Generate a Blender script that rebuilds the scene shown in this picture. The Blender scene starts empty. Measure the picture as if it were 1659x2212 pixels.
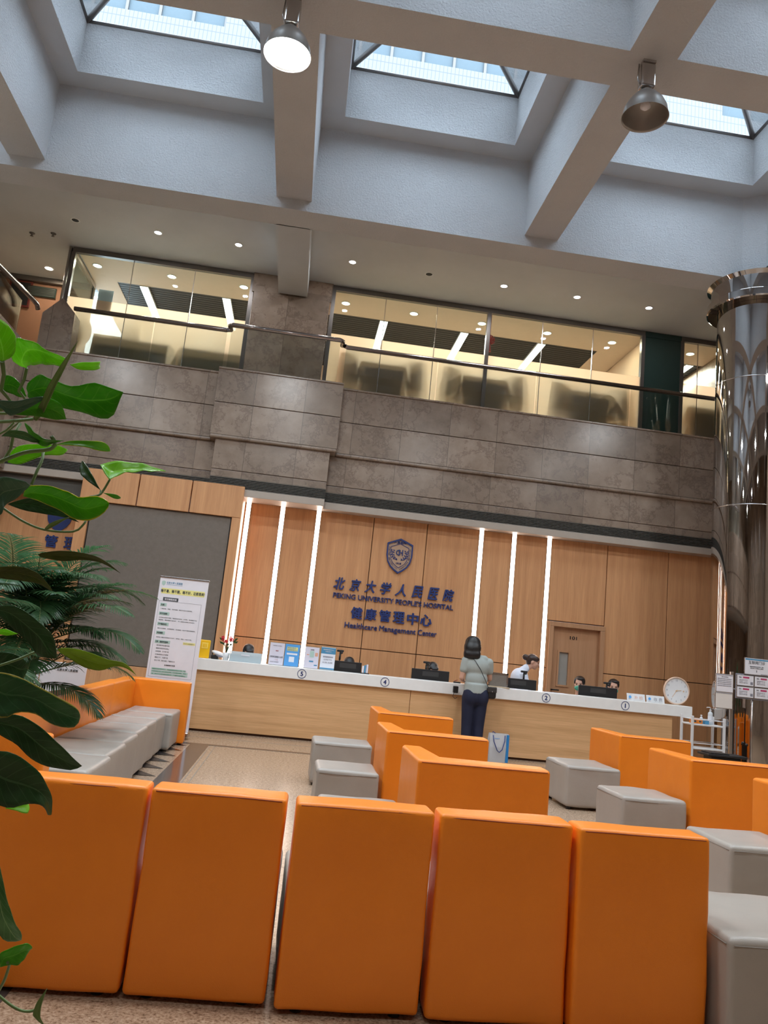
import bpy, bmesh, math, random
from mathutils import Vector, Matrix, noise
random.seed(7)
SC = bpy.context.scene
COL = SC.collection
PI = math.pi

# ------------------------------------------------------------------ camera
cam_d = bpy.data.cameras.new('camera')
cam = bpy.data.objects.new('camera', cam_d); COL.objects.link(cam)
yaw, pitch, roll = math.radians(5.7166), math.radians(10.2364), math.radians(5.8318)
fwd = Vector((math.sin(yaw)*math.cos(pitch), math.cos(yaw)*math.cos(pitch), math.sin(pitch)))
rt = Vector((math.cos(yaw), -math.sin(yaw), 0)); up = rt.cross(fwd)
rt2 = rt*math.cos(roll) + up*math.sin(roll); up2 = -rt*math.sin(roll) + up*math.cos(roll)
m4 = Matrix((rt2, up2, -fwd)).transposed().to_4x4(); m4.translation = Vector((0, 0, 1.27))
cam.matrix_world = m4
cam_d.sensor_fit = 'VERTICAL'; cam_d.sensor_height = 36.0; cam_d.lens = 36.0*1693.14/2212
cam_d.clip_start = 0.02; cam_d.clip_end = 200
SC.camera = cam
# ------------------------------------------------------------------ sky and view
world = bpy.data.worlds.new('overcast_sky'); SC.world = world; world.use_nodes = True
bg = world.node_tree.nodes['Background']
bg.inputs[0].default_value = (0.76, 0.87, 1.0, 1); bg.inputs[1].default_value = 9.0
SC.view_settings.view_transform = 'Standard'; SC.view_settings.look = 'None'
SC.view_settings.gamma = 1; SC.view_settings.use_curve_mapping = False
SC.view_settings.exposure = 0.0
SC.cycles.max_bounces = 10; SC.cycles.diffuse_bounces = 6; SC.cycles.transparent_max_bounces = 16
SC.cycles.transmission_bounces = 8; SC.cycles.glossy_bounces = 5
SC.cycles.sample_clamp_indirect = 6.0
SC.cycles.use_denoising = True
SKY_PORTALS = True
DOWNLIGHT_W = 12.0
INNER_W = 10.0
BAY_W = 95.0

# ------------------------------------------------------------------ materials
def node_mat(name):
    m = bpy.data.materials.new(name); m.use_nodes = True
    nt = m.node_tree; b = nt.nodes['Principled BSDF']
    return m, nt, b
def N(nt, t, **kw):
    n = nt.nodes.new(t)
    for k, v in kw.items(): setattr(n, k, v)
    return n
def plain(name, col, rough=0.5, metal=0.0, spec=0.5, coat=0.0):
    m, nt, b = node_mat(name)
    # slight procedural tone variation so nothing is perfectly flat
    tc = N(nt, 'ShaderNodeTexCoord'); nz = N(nt, 'ShaderNodeTexNoise'); nz.inputs['Scale'].default_value = 9
    nt.links.new(tc.outputs['Object'], nz.inputs['Vector'])
    mx = N(nt, 'ShaderNodeMixRGB'); mx.inputs[1].default_value = (*[c*0.95 for c in col], 1); mx.inputs[2].default_value = (*[min(1, c*1.05) for c in col], 1)
    nt.links.new(nz.outputs['Fac'], mx.inputs[0]); nt.links.new(mx.outputs[0], b.inputs['Base Color'])
    b.inputs['Roughness'].default_value = rough; b.inputs['Metallic'].default_value = metal
    b.inputs['Specular IOR Level'].default_value = spec; b.inputs['Coat Weight'].default_value = coat
    return m
def emis(name, col, s):
    m = bpy.data.materials.new(name); m.use_nodes = True; nt = m.node_tree
    nt.nodes.remove(nt.nodes['Principled BSDF'])
    e = N(nt, 'ShaderNodeEmission'); e.inputs[0].default_value = (*col, 1); e.inputs[1].default_value = s
    nt.links.new(e.outputs[0], nt.nodes['Material Output'].inputs[0]); return m
def bump(nt, b, src, strength, dist):
    bp_ = N(nt, 'ShaderNodeBump'); bp_.inputs['Strength'].default_value = strength; bp_.inputs['Distance'].default_value = dist
    nt.links.new(src, bp_.inputs['Height']); nt.links.new(bp_.outputs[0], b.inputs['Normal'])
def ramp(nt, src, stops):
    r = N(nt, 'ShaderNodeValToRGB'); e = r.color_ramp.elements
    while len(e) < len(stops): e.new(0.5)
    for i, (p, c) in enumerate(stops): e[i].position = p; e[i].color = (*c, 1)
    nt.links.new(src, r.inputs[0]); return r
def coords(nt, scale=(1, 1, 1), kind='Object', rot=(0, 0, 0)):
    tc = N(nt, 'ShaderNodeTexCoord'); mp = N(nt, 'ShaderNodeMapping')
    mp.inputs['Scale'].default_value = scale; mp.inputs['Rotation'].default_value = rot
    nt.links.new(tc.outputs[kind], mp.inputs[0]); return mp.outputs[0]
def noise_tex(nt, vec, scale, detail=4, rough=0.6):
    n = N(nt, 'ShaderNodeTexNoise'); n.inputs['Scale'].default_value = scale; n.inputs['Detail'].default_value = detail
    n.inputs['Roughness'].default_value = rough; nt.links.new(vec, n.inputs['Vector']); return n.outputs['Fac']

def mat_wood(name, c1, c2, scale=(60, 60, 2.2), rough=0.42):
    m, nt, b = node_mat(name)
    v = coords(nt, scale); f = noise_tex(nt, v, 1.0, 6, 0.65)
    v2 = coords(nt, tuple(s*0.18 for s in scale)); f2 = noise_tex(nt, v2, 1.0, 3)
    mx = N(nt, 'ShaderNodeMath', operation='ADD'); nt.links.new(f, mx.inputs[0]); nt.links.new(f2, mx.inputs[1])
    mh = N(nt, 'ShaderNodeMath', operation='MULTIPLY'); nt.links.new(mx.outputs[0], mh.inputs[0]); mh.inputs[1].default_value = 0.5
    r = ramp(nt, mh.outputs[0], [(0.36, c1), (0.64, c2)])
    nt.links.new(r.outputs[0], b.inputs['Base Color']); b.inputs['Roughness'].default_value = rough
    b.inputs['Specular IOR Level'].default_value = 0.35
    bump(nt, b, f, 0.08, 0.002); return m
def mat_plaster(name, col, s=1.0):
    m, nt, b = node_mat(name)
    v = coords(nt); f = noise_tex(nt, v, 38, 5, 0.7); f3 = noise_tex(nt, v, 1.3, 3)
    r = ramp(nt, f3, [(0.3, tuple(c*0.93 for c in col)), (0.7, col)])
    nt.links.new(r.outputs[0], b.inputs['Base Color']); b.inputs['Roughness'].default_value = 0.85
    b.inputs['Specular IOR Level'].default_value = 0.2
    bump(nt, b, f, 0.9*s, 0.025); return m
def mat_stone(name, joint0=13.08, step=0.81, zs=(3.87, 4.41, 4.95)):
    m, nt, b = node_mat(name)
    g = N(nt, 'ShaderNodeNewGeometry'); sp = N(nt, 'ShaderNodeSeparateXYZ'); nt.links.new(g.outputs['Position'], sp.inputs[0])
    def mth(op, a, c=None):
        n = N(nt, 'ShaderNodeMath', operation=op)
        for i, x in enumerate((a, c)):
            if x is None: continue
            if isinstance(x, (int, float)): n.inputs[i].default_value = x
            else: nt.links.new(x, n.inputs[i])
        return n.outputs[0]
    xy = mth('ADD', sp.outputs['X'], sp.outputs['Y'])
    u = mth('DIVIDE', mth('SUBTRACT', xy, joint0), step)
    ui = mth('FLOOR', u); uf = mth('FRACT', u)
    zi = mth('FLOOR', mth('DIVIDE', mth('SUBTRACT', sp.outputs['Z'], zs[0]), 0.54))
    cb = N(nt, 'ShaderNodeCombineXYZ'); nt.links.new(ui, cb.inputs[0]); nt.links.new(zi, cb.inputs[1])
    wn = N(nt, 'ShaderNodeTexWhiteNoise'); nt.links.new(cb.outputs[0], wn.inputs['Vector'])
    # offset veins per tile
    va = N(nt, 'ShaderNodeVectorMath', operation='ADD'); nt.links.new(g.outputs['Position'], va.inputs[0])
    vs = N(nt, 'ShaderNodeVectorMath', operation='SCALE'); nt.links.new(wn.outputs['Color'], vs.inputs[0]); vs.inputs['Scale'].default_value = 20
    nt.links.new(vs.outputs[0], va.inputs[1])
    n1 = noise_tex(nt, va.outputs[0], 3.2, 8, 0.62); n2 = noise_tex(nt, va.outputs[0], 1.4, 9, 0.72)
    base = ramp(nt, n1, [(0.3, (0.245, 0.185, 0.140)), (0.7, (0.36, 0.285, 0.225))])
    vein = mth('SUBTRACT', 1.0, mth('MULTIPLY', mth('ABSOLUTE', mth('SUBTRACT', n2, 0.5)), 38))
    vein = mth('MAXIMUM', vein, 0.0)
    mx = N(nt, 'ShaderNodeMixRGB'); nt.links.new(mth('MULTIPLY', vein, 0.62), mx.inputs[0]); nt.links.new(base.outputs[0], mx.inputs[1]); mx.inputs[2].default_value = (0.17, 0.12, 0.095, 1)
    hv = N(nt, 'ShaderNodeHueSaturation'); nt.links.new(mx.outputs[0], hv.inputs['Color'])
    nt.links.new(mth('ADD', mth('MULTIPLY', wn.outputs['Value'], 0.34), 0.84), hv.inputs['Value'])
    jm = mth('LESS_THAN', mth('MINIMUM', uf, mth('SUBTRACT', 1.0, uf)), 0.005)
    m2 = N(nt, 'ShaderNodeMixRGB'); nt.links.new(jm, m2.inputs[0]); nt.links.new(hv.outputs[0], m2.inputs[1]); m2.inputs[2].default_value = (0.16, 0.125, 0.10, 1)
    nt.links.new(m2.outputs[0], b.inputs['Base Color']); b.inputs['Roughness'].default_value = 0.24
    b.inputs['Specular IOR Level'].default_value = 0.45
    return m
def mat_floor():
    m, nt, b = node_mat('speckled_granite')
    v = coords(nt); f = noise_tex(nt, v, 34, 5, 0.75); f2 = noise_tex(nt, v, 90, 3, 0.6)
    mx = N(nt, 'ShaderNodeMath', operation='ADD'); nt.links.new(f, mx.inputs[0]); nt.links.new(f2, mx.inputs[1])
    mh = N(nt, 'ShaderNodeMath', operation='MULTIPLY'); nt.links.new(mx.outputs[0], mh.inputs[0]); mh.inputs[1].default_value = 0.5
    r = ramp(nt, mh.outputs[0], [(0.37, (0.13, 0.08, 0.05)), (0.46, (0.33, 0.225, 0.15)), (0.55, (0.46, 0.335, 0.235)), (0.66, (0.60, 0.48, 0.36))])
    nt.links.new(r.outputs[0], b.inputs['Base Color']); b.inputs['Roughness'].default_value = 0.22
    return m
def mat_leather(name, col, dark, sc=260):
    m, nt, b = node_mat(name)
    v = coords(nt); f = noise_tex(nt, v, sc, 3, 0.5); f2 = noise_tex(nt, v, 2.6, 4, 0.6); f3 = noise_tex(nt, v, 7, 3, 0.5)
    r = ramp(nt, f2, [(0.3, dark), (0.72, col)]); nt.links.new(r.outputs[0], b.inputs['Base Color'])
    b.inputs['Roughness'].default_value = 0.36; b.inputs['Specular IOR Level'].default_value = 0.42
    ad = N(nt, 'ShaderNodeMath', operation='MULTIPLY_ADD'); nt.links.new(f3, ad.inputs[0]); ad.inputs[1].default_value = 6.0; nt.links.new(f, ad.inputs[2])
    bump(nt, b, ad.outputs[0], 0.25, 0.002); return m
def mat_glass(name, tint=(0.86, 0.93, 0.91), refl=1.0):
    m = bpy.data.materials.new(name); m.use_nodes = True; nt = m.node_tree
    nt.nodes.remove(nt.nodes['Principled BSDF'])
    t = N(nt, 'ShaderNodeBsdfTransparent'); t.inputs[0].default_value = (*tint, 1)
    g = N(nt, 'ShaderNodeBsdfGlossy'); g.inputs['Roughness'].default_value = 0.015
    fr = N(nt, 'ShaderNodeFresnel'); fr.inputs[0].default_value = 1.45
    mu = N(nt, 'ShaderNodeMath', operation='MULTIPLY'); nt.links.new(fr.outputs[0], mu.inputs[0]); mu.inputs[1].default_value = refl
    mx = N(nt, 'ShaderNodeMixShader'); nt.links.new(mu.outputs[0], mx.inputs[0]); nt.links.new(t.outputs[0], mx.inputs[1]); nt.links.new(g.outputs[0], mx.inputs[2])
    nt.links.new(mx.outputs[0], nt.nodes['Material Output'].inputs[0]); return m
def mat_frost():
    m = bpy.data.materials.new('frosted_film_glass'); m.use_nodes = True; nt = m.node_tree
    nt.nodes.remove(nt.nodes['Principled BSDF'])
    tl = N(nt, 'ShaderNodeBsdfTranslucent'); tl.inputs[0].default_value = (0.88, 0.77, 0.62, 1)
    df = N(nt, 'ShaderNodeBsdfDiffuse'); df.inputs[0].default_value = (0.60, 0.52, 0.40, 1)
    t = N(nt, 'ShaderNodeBsdfTransparent'); t.inputs[0].default_value = (0.9, 0.9, 0.84, 1)
    gl = N(nt, 'ShaderNodeBsdfGlossy'); gl.inputs['Roughness'].default_value = 0.05
    a = N(nt, 'ShaderNodeMixShader'); a.inputs[0].default_value = 0.12; nt.links.new(tl.outputs[0], a.inputs[1]); nt.links.new(df.outputs[0], a.inputs[2])
    c = N(nt, 'ShaderNodeMixShader'); c.inputs[0].default_value = 0.40; nt.links.new(a.outputs[0], c.inputs[1]); nt.links.new(t.outputs[0], c.inputs[2])
    d = N(nt, 'ShaderNodeMixShader'); d.inputs[0].default_value = 0.015; nt.links.new(c.outputs[0], d.inputs[1]); nt.links.new(gl.outputs[0], d.inputs[2])
    nt.links.new(d.outputs[0], nt.nodes['Material Output'].inputs[0]); return m
def mat_leaf(name, c1, c2, vein, edge=None):
    m = bpy.data.materials.new(name); m.use_nodes = True; nt = m.node_tree; b = nt.nodes['Principled BSDF']
    uv = N(nt, 'ShaderNodeUVMap'); sp = N(nt, 'ShaderNodeSeparateXYZ'); nt.links.new(uv.outputs[0], sp.inputs[0])
    def mth(op, a, c=None):
        n = N(nt, 'ShaderNodeMath', operation=op)
        for i, x in enumerate((a, c)):
            if x is None: continue
            if isinstance(x, (int, float)): n.inputs[i].default_value = x
            else: nt.links.new(x, n.inputs[i])
        return n.outputs[0]
    dist = mth('ABSOLUTE', mth('SUBTRACT', sp.outputs['Y'], 0.5))
    lat = mth('FRACT', mth('MULTIPLY', mth('ADD', sp.outputs['X'], mth('MULTIPLY', dist, -0.35)), 9))
    latv = mth('MULTIPLY', mth('LESS_THAN', lat, 0.1), 0.35)
    mid = mth('LESS_THAN', dist, 0.022)
    f = noise_tex(nt, coords(nt), 22, 4)
    r = ramp(nt, f, [(0.3, c1), (0.7, c2)])
    mx = N(nt, 'ShaderNodeMixRGB'); nt.links.new(mth('MAXIMUM', mth('MULTIPLY', mid, 0.8), latv), mx.inputs[0]); nt.links.new(r.outputs[0], mx.inputs[1]); mx.inputs[2].default_value = (*vein, 1)
    colr = mx.outputs[0]
    if edge:
        f5 = noise_tex(nt, coords(nt), 30, 3)
        e = mth('GREATER_THAN', mth('ADD', dist, mth('MULTIPLY', f5, 0.12)), 0.53)
        m3 = N(nt, 'ShaderNodeMixRGB'); nt.links.new(e, m3.inputs[0]); nt.links.new(colr, m3.inputs[1]); m3.inputs[2].default_value = (*edge, 1); colr = m3.outputs[0]
    nt.links.new(colr, b.inputs['Base Color']); b.inputs['Roughness'].default_value = 0.28
    tl = N(nt, 'ShaderNodeBsdfTranslucent'); nt.links.new(colr, tl.inputs[0])
    ms = N(nt, 'ShaderNodeMixShader'); ms.inputs[0].default_value = 0.5
    nt.links.new(b.outputs[0], ms.inputs[1]); nt.links.new(tl.outputs[0], ms.inputs[2])
    nt.links.new(ms.outputs[0], nt.nodes['Material Output'].inputs[0])
    bump(nt, b, lat, 0.12, 0.002); return m
def mat_tiles():
    m, nt, b = node_mat('white_facade_tiles')
    g = N(nt, 'ShaderNodeNewGeometry'); sp = N(nt, 'ShaderNodeSeparateXYZ'); nt.links.new(g.outputs['Position'], sp.inputs[0])
    def mth(op, a, c=None):
        n = N(nt, 'ShaderNodeMath', operation=op)
        for i, x in enumerate((a, c)):
            if x is None: continue
            if isinstance(x, (int, float)): n.inputs[i].default_value = x
            else: nt.links.new(x, n.inputs[i])
        return n.outputs[0]
    jx = mth('LESS_THAN', mth('FRACT', mth('DIVIDE', sp.outputs['X'], 0.115)), 0.16)
    jz = mth('LESS_THAN', mth('FRACT', mth('DIVIDE', sp.outputs['Z'], 0.36)), 0.075)
    mx = N(nt, 'ShaderNodeMixRGB'); nt.links.new(mth('MAXIMUM', jx, jz), mx.inputs[0]); mx.inputs[1].default_value = (0.150, 0.152, 0.155, 1); mx.inputs[2].default_value = (0.088, 0.092, 0.097, 1)
    nt.links.new(mx.outputs[0], b.inputs['Base Color']); b.inputs['Roughness'].default_value = 0.5; return m

M = {}
M['wood'] = mat_wood('oak_veneer', (0.56, 0.275, 0.125), (0.72, 0.385, 0.185))
M['wood_counter'] = mat_wood('oak_veneer_horizontal', (0.58, 0.33, 0.15), (0.76, 0.46, 0.235), (2.5, 60, 70))
M['wood_door'] = mat_wood('door_veneer', (0.44, 0.235, 0.12), (0.54, 0.30, 0.165))
M['seam'] = plain('dark_joint', (0.07, 0.03, 0.015), 0.8)
M['plaster'] = mat_plaster('stippled_white_plaster', (0.68, 0.69, 0.71))
M['smooth_plaster'] = mat_plaster('smooth_white_plaster', (0.56, 0.58, 0.60), 0.15)
M['curb'] = mat_plaster('coarse_white_plaster', (0.74, 0.75, 0.77), 1.6)
M['stone'] = mat_stone('beige_marble')
M['stone_block'] = mat_stone('beige_marble_block', 12.01)
M['ledge'] = plain('beige_ledge_stone', (0.46, 0.40, 0.34), 0.4)
M['floor'] = mat_floor()
M['floor_dark'] = plain('dark_granite', (0.085, 0.07, 0.065), 0.12)
M['floor_tri'] = plain('black_granite', (0.035, 0.03, 0.03), 0.15)
M['floor_pale'] = plain('grey_granite', (0.30, 0.27, 0.235), 0.15)
M['orange'] = mat_leather('orange_leatherette', (0.93, 0.265, 0.018), (0.86, 0.232, 0.014))
M['piping'] = plain('rust_seam_thread', (0.30, 0.06, 0.02), 0.7)
M['grey'] = mat_leather('taupe_leatherette', (0.40, 0.365, 0.325), (0.355, 0.32, 0.285))
M['foot'] = plain('black_plastic_foot', (0.02, 0.02, 0.02), 0.5)
M['slab'] = plain('white_worktop', (0.90, 0.90, 0.88), 0.3)
M['louver'] = plain('grey_green_metal', (0.105, 0.10, 0.09), 0.45, 0.3)
M['louver_back'] = plain('dark_duct', (0.010, 0.010, 0.010), 0.7)
M['steel'] = plain('brushed_steel', (0.55, 0.53, 0.52), 0.25, 1.0)
M['rail'] = plain('dark_polished_steel', (0.42, 0.38, 0.38), 0.16, 1.0)
M['mirror'] = plain('mirror_polished_steel', (0.50, 0.47, 0.45), 0.03, 1.0)
M['frame'] = plain('grey_window_metal', (0.15, 0.135, 0.125), 0.35, 0.6)
M['glass'] = mat_glass('clear_glass', refl=0.6); M['balu'] = mat_glass('green_tint_glass', (0.84, 0.865, 0.845), 0.8)
M['skyglass'] = mat_glass('skylight_glass', (0.80, 0.87, 0.90), 0.8)
M['frost'] = mat_frost()
M['darkpanel'] = plain('dark_green_glass_panel', (0.025, 0.05, 0.045), 0.06)
M['screen'] = mat_wood('grey_taupe_screen', (0.18, 0.155, 0.13), (0.215, 0.186, 0.16), (90, 90, 90), 0.32)
M['blue'] = plain('navy_lettering', (0.022, 0.045, 0.185), 0.4)
M['black'] = plain('matt_black_plastic', (0.012, 0.012, 0.013), 0.42)
M['white'] = plain('white_enamel', (0.80, 0.81, 0.82), 0.35)
M['paper'] = plain('white_paper', (0.80, 0.79, 0.84), 0.6)
M['led'] = emis('led_strip_light', (1.0, 0.80, 0.68), 14.0)
M['panel_light'] = emis('linear_lamp_light', (1.0, 0.97, 0.90), 7.0)
M['down'] = emis('downlight_cool', (0.93, 0.95, 1.0), 8.0)
M['down_warm'] = emis('downlight_warm', (1.0, 0.86, 0.62), 10.0)
M['lamp_on'] = emis('high_bay_bulb', (0.97, 1.0, 0.92), 14.0)
M['inner_ceiling'] = plain('cream_ceiling', (0.62, 0.48, 0.36), 0.7)
M['inner_wall'] = plain('warm_wall_paint', (0.66, 0.48, 0.34), 0.7)
M['orange_wall'] = plain('terracotta_wall_paint', (0.34, 0.17, 0.10), 0.7)
M['slat'] = plain('dark_ceiling_slat', (0.010, 0.0095, 0.0105), 0.6)
M['carpet'] = plain('beige_office_floor', (0.42, 0.34, 0.26), 0.6)
M['deskdark'] = plain('dark_desk_laminate', (0.035, 0.033, 0.032), 0.5)
M['deskgrey'] = plain('grey_desk_laminate', (0.13, 0.125, 0.12), 0.6)
M['greencloth'] = plain('green_table_cloth', (0.035, 0.075, 0.062), 0.8)
M['tiles'] = mat_tiles()
M['bluewin'] = plain('facade_window_glass', (0.095, 0.12, 0.135), 0.6, 0.0, 0.1)
M['skin'] = plain('skin', (0.62, 0.36, 0.26), 0.5); M['hair'] = plain('black_hair', (0.012, 0.010, 0.010), 0.38)
M['hair_brown'] = plain('dark_brown_hair', (0.035, 0.018, 0.014), 0.4)

# ------------------------------------------------------------------ geometry helpers
def obj(name, bm, mat, parent=None, smooth=False, world=True):
    me = bpy.data.meshes.new(name); bm.normal_update(); bm.to_mesh(me); bm.free()
    o = bpy.data.objects.new(name, me); COL.objects.link(o)
    if mat is not None:
        for mm in (mat if isinstance(mat, (list, tuple)) else [mat]): me.materials.append(mm)
    if smooth:
        for p in me.polygons: p.use_smooth = True
    if parent is not None:
        o.parent = parent
    return o
def smooth_by_angle(o, ang=40):
    me = o.data
    me.polygons.foreach_set('use_smooth', [True]*len(me.polygons))
    bm = bmesh.new(); bm.from_mesh(me)
    for e in bm.edges:
        if len(e.link_faces) == 2 and e.calc_face_angle(0) > math.radians(ang): e.smooth = False
    bm.to_mesh(me); bm.free(); return o
def tag(o, label=None, cat=None, group=None, kind=None):
    if label: o['label'] = label
    if cat: o['category'] = cat
    if group: o['group'] = group
    if kind: o['kind'] = kind
    return o
def thing(name, label, cat, loc=(0, 0, 0), rz=0, group=None):
    o = bpy.data.objects.new(name, None); COL.objects.link(o); o.location = loc; o.rotation_euler = (0, 0, rz)
    o.empty_display_size = 0.1
    return tag(o, label, cat, group)
def dup(root, loc, rz=None, label=None, group=None):
    r = root.copy(); COL.objects.link(r); r.location = loc
    if rz is not None: r.rotation_euler = (0, 0, rz)
    if label: r['label'] = label
    if group: r['group'] = group
    for ch in list(root.children):
        c = ch.copy(); COL.objects.link(c); c.parent = r
        for g in ch.children:
            d = g.copy(); COL.objects.link(d); d.parent = c
    return r
def struct(name, bm, mat, parent=None, smooth=False, label=None):
    o = obj(name, bm, mat, parent, smooth)
    if parent is None: o['kind'] = 'structure'
    if label: o['label'] = label
    return o
def NB(): return bmesh.new()
def box(bm, x0, x1, y0, y1, z0, z1, mi=0, mat=None):
    vs = [bm.verts.new(Vector(p)) for p in ((x0,y0,z0),(x1,y0,z0),(x1,y1,z0),(x0,y1,z0),(x0,y0,z1),(x1,y0,z1),(x1,y1,z1),(x0,y1,z1))]
    if mat is not None:
        for v in vs: v.co = mat @ v.co
    for q in ((0,3,2,1),(4,5,6,7),(0,1,5,4),(1,2,6,5),(2,3,7,6),(3,0,4,7)):
        f = bm.faces.new([vs[i] for i in q]); f.material_index = mi
    return vs
def rbox(bm, x0, x1, y0, y1, z0, z1, r=0.01, seg=2, mat=None):
    b2 = bmesh.new(); box(b2, x0, x1, y0, y1, z0, z1)
    bmesh.ops.bevel(b2, geom=b2.edges[:], offset=r, segments=seg, affect='EDGES', profile=0.5)
    join(bm, b2, mat)
def join(bm, b2, mat=None):
    if mat is not None: b2.transform(mat)
    me = bpy.data.meshes.new('tmp'); b2.to_mesh(me); b2.free(); bm.from_mesh(me); bpy.data.meshes.remove(me)
def frame_of(d):
    d = d.normalized(); a = Vector((0, 0, 1)) if abs(d.z) < 0.9 else Vector((1, 0, 0))
    u = d.cross(a).normalized(); return u, d.cross(u).normalized()
def tube(bm, pts, r, n=8, cap=True, mi=0):
    pts = [Vector(p) for p in pts]; rings = []
    u = None
    for i, p in enumerate(pts):
        d = (pts[min(i+1, len(pts)-1)] - pts[max(i-1, 0)])
        if u is None: u, v = frame_of(d)
        else:
            d = d.normalized(); u = (u - d*u.dot(d)).normalized(); v = d.cross(u)
        rr = r[i] if isinstance(r, (list, tuple)) else r
        rings.append([bm.verts.new(p + (u*math.cos(2*PI*k/n) + v*math.sin(2*PI*k/n))*rr) for k in range(n)])
    for a, b in zip(rings[:-1], rings[1:]):
        for k in range(n):
            f = bm.faces.new((a[k], a[(k+1) % n], b[(k+1) % n], b[k])); f.smooth = True; f.material_index = mi
    if cap:
        for rg, rev in ((rings[0], True), (rings[-1], False)):
            f = bm.faces.new(rg[::-1] if rev else rg); f.material_index = mi
    return rings
def lathe(bm, prof, n=32, c=(0, 0, 0), mi=0, mat=None):
    rings = []
    for r, z in prof:
        rings.append([bm.verts.new(Vector((c[0]+r*math.cos(2*PI*k/n), c[1]+r*math.sin(2*PI*k/n), c[2]+z))) for k in range(n)])
    if mat is not None:
        for rg in rings:
            for v in rg: v.co = mat @ v.co
    for a, b in zip(rings[:-1], rings[1:]):
        for k in range(n):
            f = bm.faces.new((a[k], a[(k+1) % n], b[(k+1) % n], b[k])); f.smooth = True; f.material_index = mi
    return rings
def cyl(bm, c, r, h, n=24, mat=None, mi=0):
    b2 = bmesh.new(); rg = lathe(b2, [(r, 0), (r, h)], n, c, mi)
    for f in b2.faces: f.smooth = True
    f = b2.faces.new(rg[0][::-1]); f.material_index = mi
    f = b2.faces.new(rg[1]); f.material_index = mi
    join(bm, b2, mat)
def ball(bm, c, s, n=16, mat=None):
    b2 = bmesh.new(); bmesh.ops.create_uvsphere(b2, u_segments=n, v_segments=max(6, n//2+2), radius=1)
    for v in b2.verts: v.co = Vector((v.co.x*s[0], v.co.y*s[1], v.co.z*s[2]))
    if mat is not None: b2.transform(mat)
    for v in b2.verts: v.co += Vector(c)
    for f in b2.faces: f.smooth = True
    join(bm, b2)
def prism(bm, poly, d, mat=None):
    """closed outline poly (list of (x, z)) extruded along +y by d"""
    b2 = bmesh.new()
    a = [b2.verts.new((x, 0, z)) for x, z in poly]; c = [b2.verts.new((x, d, z)) for x, z in poly]
    n = len(poly)
    fa = b2.faces.new(a); fc = b2.faces.new(c[::-1])
    for i in range(n): b2.faces.new((a[i], c[i], c[(i+1) % n], a[(i+1) % n]))
    bmesh.ops.recalc_face_normals(b2, faces=b2.faces[:])
    join(bm, b2, mat)

# text as real letters; local x to the right, local z up, thickness towards -y
def text_bm(s, width=None, height=None, bold=0.0, thick=0.004, shear=0.0, spacing=1.0):
    cu = bpy.data.curves.new('tmp_text', 'FONT'); cu.body = s; cu.size = 1.0; cu.shear = shear
    cu.space_character = spacing; cu.resolution_u = 4
    o = bpy.data.objects.new('tmp_text', cu); COL.objects.link(o)
    dg = bpy.context.evaluated_depsgraph_get(); me = bpy.data.meshes.new_from_object(o.evaluated_get(dg))
    bpy.data.objects.remove(o); bpy.data.curves.remove(cu)
    bm = bmesh.new(); bm.from_mesh(me); bpy.data.meshes.remove(me)
    if not bm.verts: return bm
    if bold:
        src = bm; bm = bmesh.new()
        for i_, (dx, dy) in enumerate(((-1, 0), (1, 0), (0, -.7), (0, .7))):
            c = src.copy(); c.transform(Matrix.Translation((dx*bold, dy*bold, i_*.00025))); join(bm, c)
        src.free()
    xs = [v.co.x for v in bm.verts]; ys = [v.co.y for v in bm.verts]
    w, h = max(xs)-min(xs), max(ys)-min(ys); cx, cy = (max(xs)+min(xs))/2, (max(ys)+min(ys))/2
    sx = width/w if width else None; sy = height/h if height else None
    sx = sx or sy; sy = sy or sx
    for v in bm.verts: v.co = Vector(((v.co.x-cx)*sx, -v.co.z, (v.co.y-cy)*sy))
    if thick > 0:
        r = bmesh.ops.extrude_face_region(bm, geom=bm.faces[:])
        for g in r['geom']:
            if isinstance(g, bmesh.types.BMVert): g.co.y -= thick
    bmesh.ops.recalc_face_normals(bm, faces=bm.faces[:])
    return bm
def text_obj(name, s, loc, mat, parent=None, rot=None, **kw):
    bm = text_bm(s, **kw)
    mt = Matrix.Translation(loc) @ (rot if rot is not None else Matrix())
    bm.transform(mt); return obj(name, bm, mat, parent)
def area(name, loc, size, power, col, parent=None, shape='DISK', size_y=None, rot=(0, 0, 0)):
    l = bpy.data.lights.new(name, 'AREA'); l.shape = shape; l.size = size
    if size_y: l.size_y = size_y
    l.energy = power; l.color = col
    o = bpy.data.objects.new(name, l); COL.objects.link(o); o.location = loc; o.rotation_euler = rot
    if parent is not None: o.parent = parent
    return o
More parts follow.
